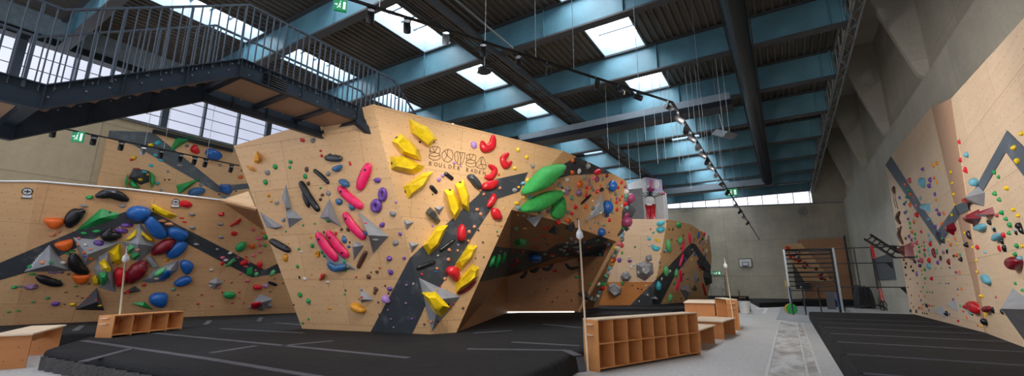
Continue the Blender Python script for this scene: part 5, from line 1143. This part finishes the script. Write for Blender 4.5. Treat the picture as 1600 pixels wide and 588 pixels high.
add(None,'v 740 227 12 13;v 691 275 7 7;v 685 281 7 7;v 709 255 5;v 720 260 4 3;v 676 354 5 4;k 656 222 4 4;e 750 298 7 6;e 781 294.5 7 6;e 756 304 7 6;e 745 328 7 6;e 751 335 7 6;e 741 355 7 6;e 733 362.5 7 6;e 731 377 7 6;e 702 391 7 6;e 714.5 392 5 5;e 700 406 8 7;o 779 273 6 5;k 747.5 360 4;n 754 379 4 3;O 782 354 3;n 778 369 4 3;n 743 404 3;n 756 402 4 3;y 787 326 4 3;y 809 234 8 8;y 823 246 7 7;y 804 263 8 7;s 832 260 9 9;y 823.6 282 8 10;y 810.5 293 7 5;c 817 287 9 7;s 804 298 10 9;y 818.6 309 7 5;c 827 308 8 7;y 807 318 9 6;c 809 325 9 7;t 776 362 4;v 716 383 4;k 676 304 3;w 684 400 4')
add(Q4,'s 440 60 11 10;o 305 10 10 7;k 330 25 5 5;U 220 120 8 7;o 302 113 10 9;w 365 100 8 10;s 407 150 8 10;R 605 140 7;S 570 165 6 8;P 487 160 7;m 520 172 10;U 450 180 6;w 258 177 13 8;o 368 215 13 12;s 195 222 11 9;k 215 245 4;s 262 250 12 9;U 250 290 12 9;w 225 275 8 7;U 358 290 13 12;r 425 243 7 5;o 425 272 6 5;U 452 215 5;o 455 248 5;S 485 262 8 6;r 520 278 10 9;k 560 262 10 8;r 548 225 4;S 610 235 7 8;r 733 197 7;r 703 245 5;m 762 238 6;S 680 298 9 7;u 690 340 6 5;w 770 280 11 11;r 718 347 6;r 690 372 7 6;t 298 332 10 7;r 423 312 8;w 482 360 4;r 330 415 9 8;o 420 412 9 8;U 152 360 11 8;S 90 450 9 8;S 268 460 9 7;r 300 468 8 7;S 483 425 8;b 605 487 9 8;S 650 400 5;r 695 435 7;t 655 465 5;r 185 515 8 6;r 178 545 9 10;o 265 530 13 8;r 362 522 4;s 425 535 8 6;r 628 527 8 7;s 500 545 6;t 580 570 8 5;U 470 235 5;S 530 555 5;o 440 30 4;c 545 440 5;w 555 465 4;u 585 435 5;S 640 350 5;r 740 320 5;w 735 405 6;t 700 300 4')
add(Q3,'y 388 260 4 3;s 440 265 8 5;s 480 270 6 5;t 370 375 9;e 445 375 10 4;S 325 440 10 4;r 615 375 8 4;r 655 360 8 4;r 537 475 7 4;r 595 445 6 3;r 640 435 7 3;r 690 463 7 3;r 755 465 6 4;r 520 525 7 4;r 560 545 5 4;P 745 325 6 8;S 575 230 10 8;S 650 228 8 6;n 250 465 3;n 290 495 3;k 620 465 3;k 645 512 3;e 300 420 5 3')
add(Q5,'s 290 240 9 8;S 300 280 11 9;s 255 275 9 8;S 240 305 10 8;s 200 335 10 6;S 250 375 10 6;s 320 265 9 11;S 330 315 12 9;s 130 395 12 5;S 60 375 10 6;s 350 350 9 8;s 230 345 8 6;r 280 330 9 4;r 130 385 12 4;g 520 255 5 7;g 545 380 4;r 443 317 7 6;r 577 350 4;r 375 430 8 8;r 150 525 8 4;P 215 455 7 4;g 340 580 7 5;S 355 520 5 4;r 85 150 8 4;r 60 215 8 3;r 135 235 7 3;r 195 240 5 3;k 240 90 3;k 350 75 4;k 85 290 3;S 460 150 5 4;n 480 505 3;g 525 450 3;U 590 275 4;c 620 290 6;S 400 270 6 9')
add(None,'r 807 407 9 10;R 801 414 14 7;r 816 393 8 5;r 801 392 5;S 782 393 10 6;e 841 432 5 2.5;e 847 436 5 2.5;e 855 436 5 2.5;c 771 438 6 3;n 783 455 3 2;n 837 455 3 2;n 863 472 3;n 871 465 3;n 886 455 3;g 923 445 5;s 923 467 8 9;r 912 458 6 3;n 893 470 3;n 855 452 3')
# prow edge strip
cols='wtSrcwStrgwcSPwtsrOcwtSgrcwS'
for i,cc in enumerate(cols):
    u=i/len(cols); xx=979-14*u+ (0 if u<.35 else -30*(u-.35)); yy=300+175*u
    if u>.35: xx=974-48*((u-.35)/.65)+2
    DATA.append((cc,xx+random.uniform(-2,2),yy,random.uniform(8,13),random.uniform(8,12)))
add(Q6,'r 540 383 3;t 565 415 6 4;w 508 437 5 4;C 527 470 6 5;y 588 470 5;y 607 487 5;w 530 525 5;r 290 525 7 8;g 405 540 4;e 285 578 4;n 682 315 3;g 780 345 5')
add(Q7,'y 230 45 6 7;O 200 150 9 6;u 267 152 7 8;u 357 160 8 5;w 355 122 5;w 370 210 6;w 392 190 5;g 290 88 4;g 158 360 6;g 292 355 6;P 137 325 6;w 85 360 8;O 97 390 5 4;C 667 68 6;O 615 250 3;O 590 300 3;O 745 515 3;s 620 165 5;s 620 205 5;w 635 320 3;w 515 455 3;w 440 510 3;n 430 398 3;w 500 375 4;U 510 185 5 4;U 515 290 8 4;w 435 260 6 5;w 480 235 4;g 743 355 5;n 465 405 3;n 380 370 3;k 90 465 3;s 515 135 4;U 225 370 3;n 235 450 3')
add(R8,'r 370 127 3;n 208 105 3;n 230 187 4;n 267 187 4 6;n 375 250 4;n 257 293 4;e 305 262 4 3;n 310 305 3;b 528 245 6 12;r 580 235 6 7;w 605 270 7 12;k 568 285 4 6;u 543 320 3 8;w 610 405 6 8;b 597 460 5 8;b 490 440 4 7;s 465 395 5;C 190 405 5;n 350 380 4;n 450 182 3;n 485 295 3 6;O 545 200 4;u 568 340 3;e 235 465 2.5;e 258 465 2.5;u 410 490 3 5;y 460 490 3;n 455 415 4;n 180 415 4;O 145 440 3;O 160 470 3;r 575 395 3 5;w 445 127 3;w 610 310 4')
add(R9,'s 140 100 4 5;s 135 145 4 5;w 155 265 3 5;u 410 70 3 5;b 375 140 3 5;b 490 20 4 6;k 375 222 4 5;s 405 260 6 5;s 430 265 5 5;P 375 335 3;g 280 315 6 6;n 350 470 3;y 185 498 3;n 285 500 3;y 465 75 3;r 395 385 3;P 525 130 4;r 535 155 4;n 545 185 3;R 640 425 7 9;k 685 455 6 7;w 235 190 5;n 195 260 3;O 130 190 3;u 640 170 3')
add(A1,'u 443 485 8 7;O 550 445 8 9;O 590 430 9 8;y 612 475 6 5;y 733 520 7 6')
add(A2_,'r 130 210 8;r 140 393 6 8;r 200 500 9 13;c 208 337 13 10;y 765 120 10 9;y 690 265 13 10;y 727 405 11 10;g 488 520 11 8;g 530 568 10 7')
add(A3,'t 30 345 4 8;u 143 258 5 7;q 247 82 9 10;o 198 122 6;g 232 182 7 6;g 213 252 6;o 255 220 6;q 280 250 7 5;c 355 262 6 7;u 190 320 6;g 205 300 6 5;o 248 330 7 9;P 307 338 6 5;r 322 428 9 11;u 198 408 6 7;g 213 398 5;u 230 475 5 6;g 247 518 5 6;g 250 563 5;o 288 502 6 7;c 440 478 7 6;u 508 548 8 7;y 672 432 8 6;u 523 382 7 6;u 547 423 8 7;o 590 413 5 9;o 577 522 5 6;O 508 280 5 6;u 500 222 8 7;u 448 135 8;u 453 75 9 9;o 492 58 5 6;O 518 105 5 7;y 680 105 8 6;y 697 222 8 7;y 700 327 6 5;n 155 560 5;n 125 575 4 5')
add(A4,'g 495 210 12 9;g 540 272 11 8;y 617 160 13 10;q 513 437 13 7;g 568 410 11 9;g 607 470 11 8;g 650 535 11 9;y 685 380 12 8;y 733 440 10 8;k 290 545 9 8;k 445 515 9;k 750 550 14;k 415 495 6 5')
add(A5,'n 205 185 5 7;u 240 160 6 8;u 263 197 6;o 270 120 7 6;g 300 140 6;g 300 185 5;r 362 118 8 6;g 245 25 5 6;c 437 150 7 6;c 460 195 7 8;P 387 220 6 5;r 457 240 8 9;q 275 250 9 8;q 320 230 8 9;u 550 115 6;k 590 205 8 10;t 575 185 6 6;y 632 198 6 5;y 725 235 7 5;o 705 185 5 8;o 710 125 4 5;o 663 250 5 7;g 340 270 6 5;g 345 320 7 6;g 318 370 7 6;o 365 260 3;r 395 300 6 5;c 430 300 7;S 400 350 7 8;c 450 350 5;R 495 335 8 17;t 520 320 6 10;k 560 385 7 10;u 530 430 9 7;U 590 325 6;k 625 318 5 9;u 258 330 6 9;q 372 410 10 9;r 447 405 9 10;c 445 465 9 11;u 345 465 9 7;k 300 420 6 7;R 643 422 9 11;o 725 355 7 8;k 690 360 5;t 760 350 6;k 770 400 9;u 650 480 5 4;u 715 530 5 4;o 752 530 5 6;g 398 500 7;u 315 545 6 9;k 150 447 5;k 207 440 5;k 200 480 6 5;k 257 470 6 5;k 280 515 5;k 175 525 4 5;n 205 557 6 5;n 183 400 5;g 368 550 3;r 470 585 8 5;o 365 508 4 3;t 385 335 4;g 390 262 4;o 345 372 3;u 600 150 4;t 505 490 3;t 562 487 3;u 335 415 5;k 355 462 6 5')
add(A6,'y 182 125 5 6;k 237 150 9 15;c 212 150 4 6;k 490 95 8 9;c 462 80 5;r 587 150 9;g 640 125 10 8;k 710 125 7 8;k 765 100 12 14;c 690 100 6 5;k 212 250 12 10;y 267 273 5 6;r 318 273 9;c 393 320 6;k 570 215 7 10;c 545 205 5 7;r 540 285 8 12;k 597 285 9 12;g 720 260 10 9;y 770 255 8 7;g 700 340 13 8;y 655 362 5 4;c 760 400 14 13;g 730 485 11 9;y 290 410 6 3;y 305 525 10 5')
add(A7,'r 370 107 9 6;g 303 103 5;g 280 193 5 4;g 320 240 5 4;g 375 245 4;o 345 243 4 3;o 300 150 4 3;o 260 237 3;o 238 280 3;o 297 285 4 3;u 222 152 3 4;u 260 325 3 4;n 147 110 3;n 125 192 3;n 160 272 3 4;n 157 353 3;n 180 392 3;b 115 280 2 8;o 135 385 4 5;k 155 430 5 7;k 212 437 5 7;o 613 98 3 4;o 675 212 5 6;u 635 213 5 4;o 635 268 4 3;u 590 318 5 4;t 433 155 2.5;t 458 153 3;B 515 153 3;k 540 152 3;O 720 158 3;k 320 380 7;r 345 378 4;g 300 365 4;k 370 382 2.5;k 390 382 2.5;u 340 425 3 5;k 275 455 3;k 297 458 3;k 320 462 3;r 238 403 3 5;o 268 405 5 4;k 525 465 9 10;b 550 470 4 5;g 660 380 4;r 693 440 4;r 640 535 5;o 727 503 3 5;r 275 367 4 3;u 120 310 3')
add(A8,'c 180 290 11 7;k 355 270 9 11;c 340 270 5 5;y 300 307 9 7;k 287 358 12 11;c 270 345 6 5;y 262 392 8 4;o 238 385 4 5;y 263 162 7 6;r 377 172 3 5;g 525 65 8 6;g 580 115 6;k 425 280 6 11;c 415 270 4 6;k 195 305 5 4;t 105 238 4')
for _ in range(46):
    u=random.random(); v=random.gauss(0,4); DATA.append((random.choice('RRrrmkw'),1228+u*62+v,388+u*50+random.gauss(0,2)-v*.3,random.uniform(3,5),random.uniform(3,5)))
SZ=sorted(DATA,key=lambda d:-d[3]*d[4])
nbig=sum(1 for o in bpy.data.objects if o.name.startswith('climbing_hold'))
KEEP=300-nbig
# unit meshes
def unit(seed,facet):
    rnd=random.Random(seed); bm=bmesh.new(); bmesh.ops.create_icosphere(bm,subdivisions=1 if facet else 2,radius=1)
    ph=[rnd.uniform(0,6.28) for _ in range(4)]
    for v in bm.verts:
        c=v.co.copy(); k=1+.14*math.sin(3*c.x+ph[0])+.12*math.sin(2.6*c.y+ph[1])+.1*math.sin(4*c.z+ph[2])
        if facet: k*=rnd.uniform(.85,1.1)
        v.co=c*k
        if v.co.z<-.15: v.co.z=-.15
    mx=max(abs(v.co.x) for v in bm.verts); my=max(abs(v.co.y) for v in bm.verts)
    for v in bm.verts: v.co.x/=mx; v.co.y/=my
    for f in bm.faces: f.smooth=not facet
    # bolt recess: a small dark disc set into the crown
    top=max(v.co.z for v in bm.verts)
    me=bpy.data.meshes.new('climbing_hold'); bm.to_mesh(me); bm.free(); me.materials.append(None); return me
UN=[unit(i,i in (2,5,7)) for i in range(9)]
TREE.clear(); TREE.append(WB); TREE.append(bvh(SOL))
DIRS=['right of','lower right of','below','lower left of','left of','upper left of','above','upper right of']
recs=[]; STUFF=[]
for i,(col,x,y,w,h) in enumerate(SZ):
    hh=hit(x,y)
    if hh is None: continue
    p,n,_=hh; sc=depth(p)/F; up_=V((0,0,1)); yv=(up_-n*up_.dot(n)); 
    if yv.length<.2: yv=V((0,1,0))-n*n.y
    yv.normalize(); xv=yv.cross(n).normalized(); ang=random.uniform(-.5,.5) if w<1.4*h else random.uniform(-.12,.12)
    x2=xv*math.cos(ang)+yv*math.sin(ang); y2=-xv*math.sin(ang)+yv*math.cos(ang)
    sx=w*sc/2; sy=h*sc/2; sz=min(sx,sy)*.95
    vd=(p-EYE).normalized()
    if abs(vd.dot(n))<.6: p=p-(n-vd*n.dot(vd))*sz*.5; p=p-n*((p-hh[0]).dot(n)) 
    M_=Matrix(((x2.x*sx,y2.x*sy,n.x*sz,p.x),(x2.y*sx,y2.y*sy,n.y*sz,p.y),(x2.z*sx,y2.z*sy,n.z*sz,p.z),(0,0,0,1)))
    me=UN[random.randrange(9)]
    if len(recs)<KEEP:
        o=bpy.data.objects.new('climbing_hold',me); COL.objects.link(o); o.matrix_world=M_
        o.material_slots[0].link='OBJECT'; o.material_slots[0].material=HM[col]
        recs.append((o,col,x,y,w,h))
    else: STUFF.append((me,M_,col))
def szn(w,h):
    a_=max(w,h); s_='large' if a_>=12 else 'medium' if a_>=8 else 'small' if a_>=5 else 'tiny'
    sh_=' elongated' if w>1.7*h else ' upright' if h>1.5*w else ''
    return s_+sh_
lab={}
for r in recs:
    o,col,x,y,w,h=r; wl=wallof(x,y).short
    c_=sorted(((a[1]-x)**2+(a[2]-y)**2,a) for a in ANCH if a[0]==wl) 
    if not c_: c_=[(0,(wl,x-1,y,'middle',1))]
    nw=len((szn(w,h)+' '+HN[col]).split())+1
    d,a=next(((d_,a_) for d_,a_ in c_ if len(a_[3].split(' on the ')[0].split())+nw+3+1+2<=16),c_[0]); th=math.atan2(y-a[2],x-a[1]); dr='on or touching' if d<9 else DIRS[int(round(th/(PI/4)))%8]
    key=(szn(w,h),HN[col],dr,a[3].split(' on the ')[0],wl); lab.setdefault(key,[]).append((d,r))
ORD=['nearest','second nearest','third nearest','fourth nearest','fifth nearest','sixth nearest','seventh nearest','eighth nearest','ninth nearest','tenth nearest']
for key,rs in lab.items():
    rs.sort(key=lambda t:t[0]); s_,cn,dr,an,wl=key
    for i,(d,r) in enumerate(rs):
        o=r[0]; t_=f'{s_} {cn} hold {dr} the {an}'
        ws=t_.split(); mxw=16-(3 if len(rs)>1 else 0)
        o['label']=(ORD[i]+' ' if len(rs)>1 and i<10 else '')+' '.join(ws)
        o['category']='climbing hold'; o['group']='small bolt-on holds on the '+wl
m=MB(); mk=sorted({s_[2] for s_ in STUFF})
for me,M_,col in STUFF: m.add([M_@v.co for v in me.vertices],[tuple(p.vertices) for p in me.polygons],mk.index(col),True)
if STUFF: m.build('small_climbing_holds',[HM[k] for k in mk],label='scattering of the tiniest coloured bolt-on holds on all the climbing walls',cat='climbing hold',kind='stuff')
# ================= GYM NAME ON THE TOWER =================
LC=(660,200,5.34)
P=P2; tower=WALLS[0].ob
def strokes(nm,lines,w=.014):
    m=MB()
    for l in lines:
        l=conv(l,LC); q=poly3(l,P,.008)
        for a,b_ in zip(q,q[1:]): m.tube([a,b_],w*.5,5,nor=P.n,sq=.3)
    m.build(nm,BURN,tower)
Bl=[[(65,165),(85,155),(130,157),(149,172),(148,200),(138,215),(148,228),(148,255),(125,268),(85,268),(58,250),(56,228),(66,212),(60,190),(65,165)],[(66,212),(100,205),(138,215)],[(60,190),(100,205),(85,155)],[(100,205),(130,157)],[(56,228),(105,240),(148,228)]]
Ol=[[(185,188),(215,176),(245,190),(258,225),(248,265),(215,288),(180,275),(162,240),(165,210),(185,188)],[(185,188),(205,230),(180,275)],[(205,230),(248,265)],[(215,176),(205,230)]]
Ul=[[(272,205),(290,195),(310,205),(335,207),(357,208),(350,250),(340,285),(318,310),(290,300),(272,265),(268,230),(272,205)],[(290,195),(300,245),(290,300)],[(335,207),(322,260),(318,310)],[(310,205),(322,260)]]
B2=[[(x*1.0+303,y+60) for x,y in l] for l in Bl]; B2=[[(363+(x-359)*.9,218+(y-215)*.95) for x,y in l] for l in B2]
Al=[[(485,245),(500,240),(515,255),(532,310),(528,338),(512,345),(480,338),(455,330),(443,315),(455,290),(485,245)],[(485,245),(490,300),(455,330)],[(490,300),(512,345)],[(500,240),(490,300)],[(490,300),(532,310)]]
for nm,l in (('outlined_letter',Bl),('outlined_letter',Ol),('outlined_letter',Ul),('outlined_letter',B2),('outlined_letter',Al)): strokes(nm,l)
for ch,(x,y) in zip('BOULDERBADEN',((50,310),(92,316),(132,324),(174,330),(212,336),(252,341),(286,350),(360,362),(398,368),(430,375),(466,383),(500,390))):
    a=conv([(x,y)],LC)[0]; b_=(a[0]+10,a[1]+2.3); p=P.at(*a); q=P.at(*b_); xd=(q-p).normalized(); yd=P.n.cross(xd).normalized(); textmesh(ch,.135,'painted_letter',BURN,p,xd,yd,tower,off=.01)
# ================= LIGHT =================
wd=bpy.data.worlds.new('sky'); S.world=wd; wd.use_nodes=True; t=wd.node_tree; bg=t.nodes['Background']
tc=N(t,'ShaderNodeTexCoord'); f=noise(t,tc.outputs['Generated'],2.5,6,.6,.35,.75)
t.links.new(mixc(t,f,lin((206,212,236)),lin((244,246,252))),bg.inputs['Color'])
sp_=N(t,'ShaderNodeSeparateXYZ'); t.links.new(tc.outputs['Generated'],sp_.inputs[0]); mr=N(t,'ShaderNodeMapRange'); mr.inputs[1].default_value=.35; mr.inputs[2].default_value=-.5; mr.inputs[3].default_value=.95; mr.inputs[4].default_value=1.7
t.links.new(sp_.outputs[1],mr.inputs[0]); t.links.new(math_(t,'MULTIPLY',mr.outputs[0],WS),bg.inputs['Strength'])
S.view_settings.view_transform='Standard'; S.view_settings.look='None'; S.view_settings.exposure=EXPO; S.view_settings.gamma=1; S.view_settings.use_curve_mapping=False
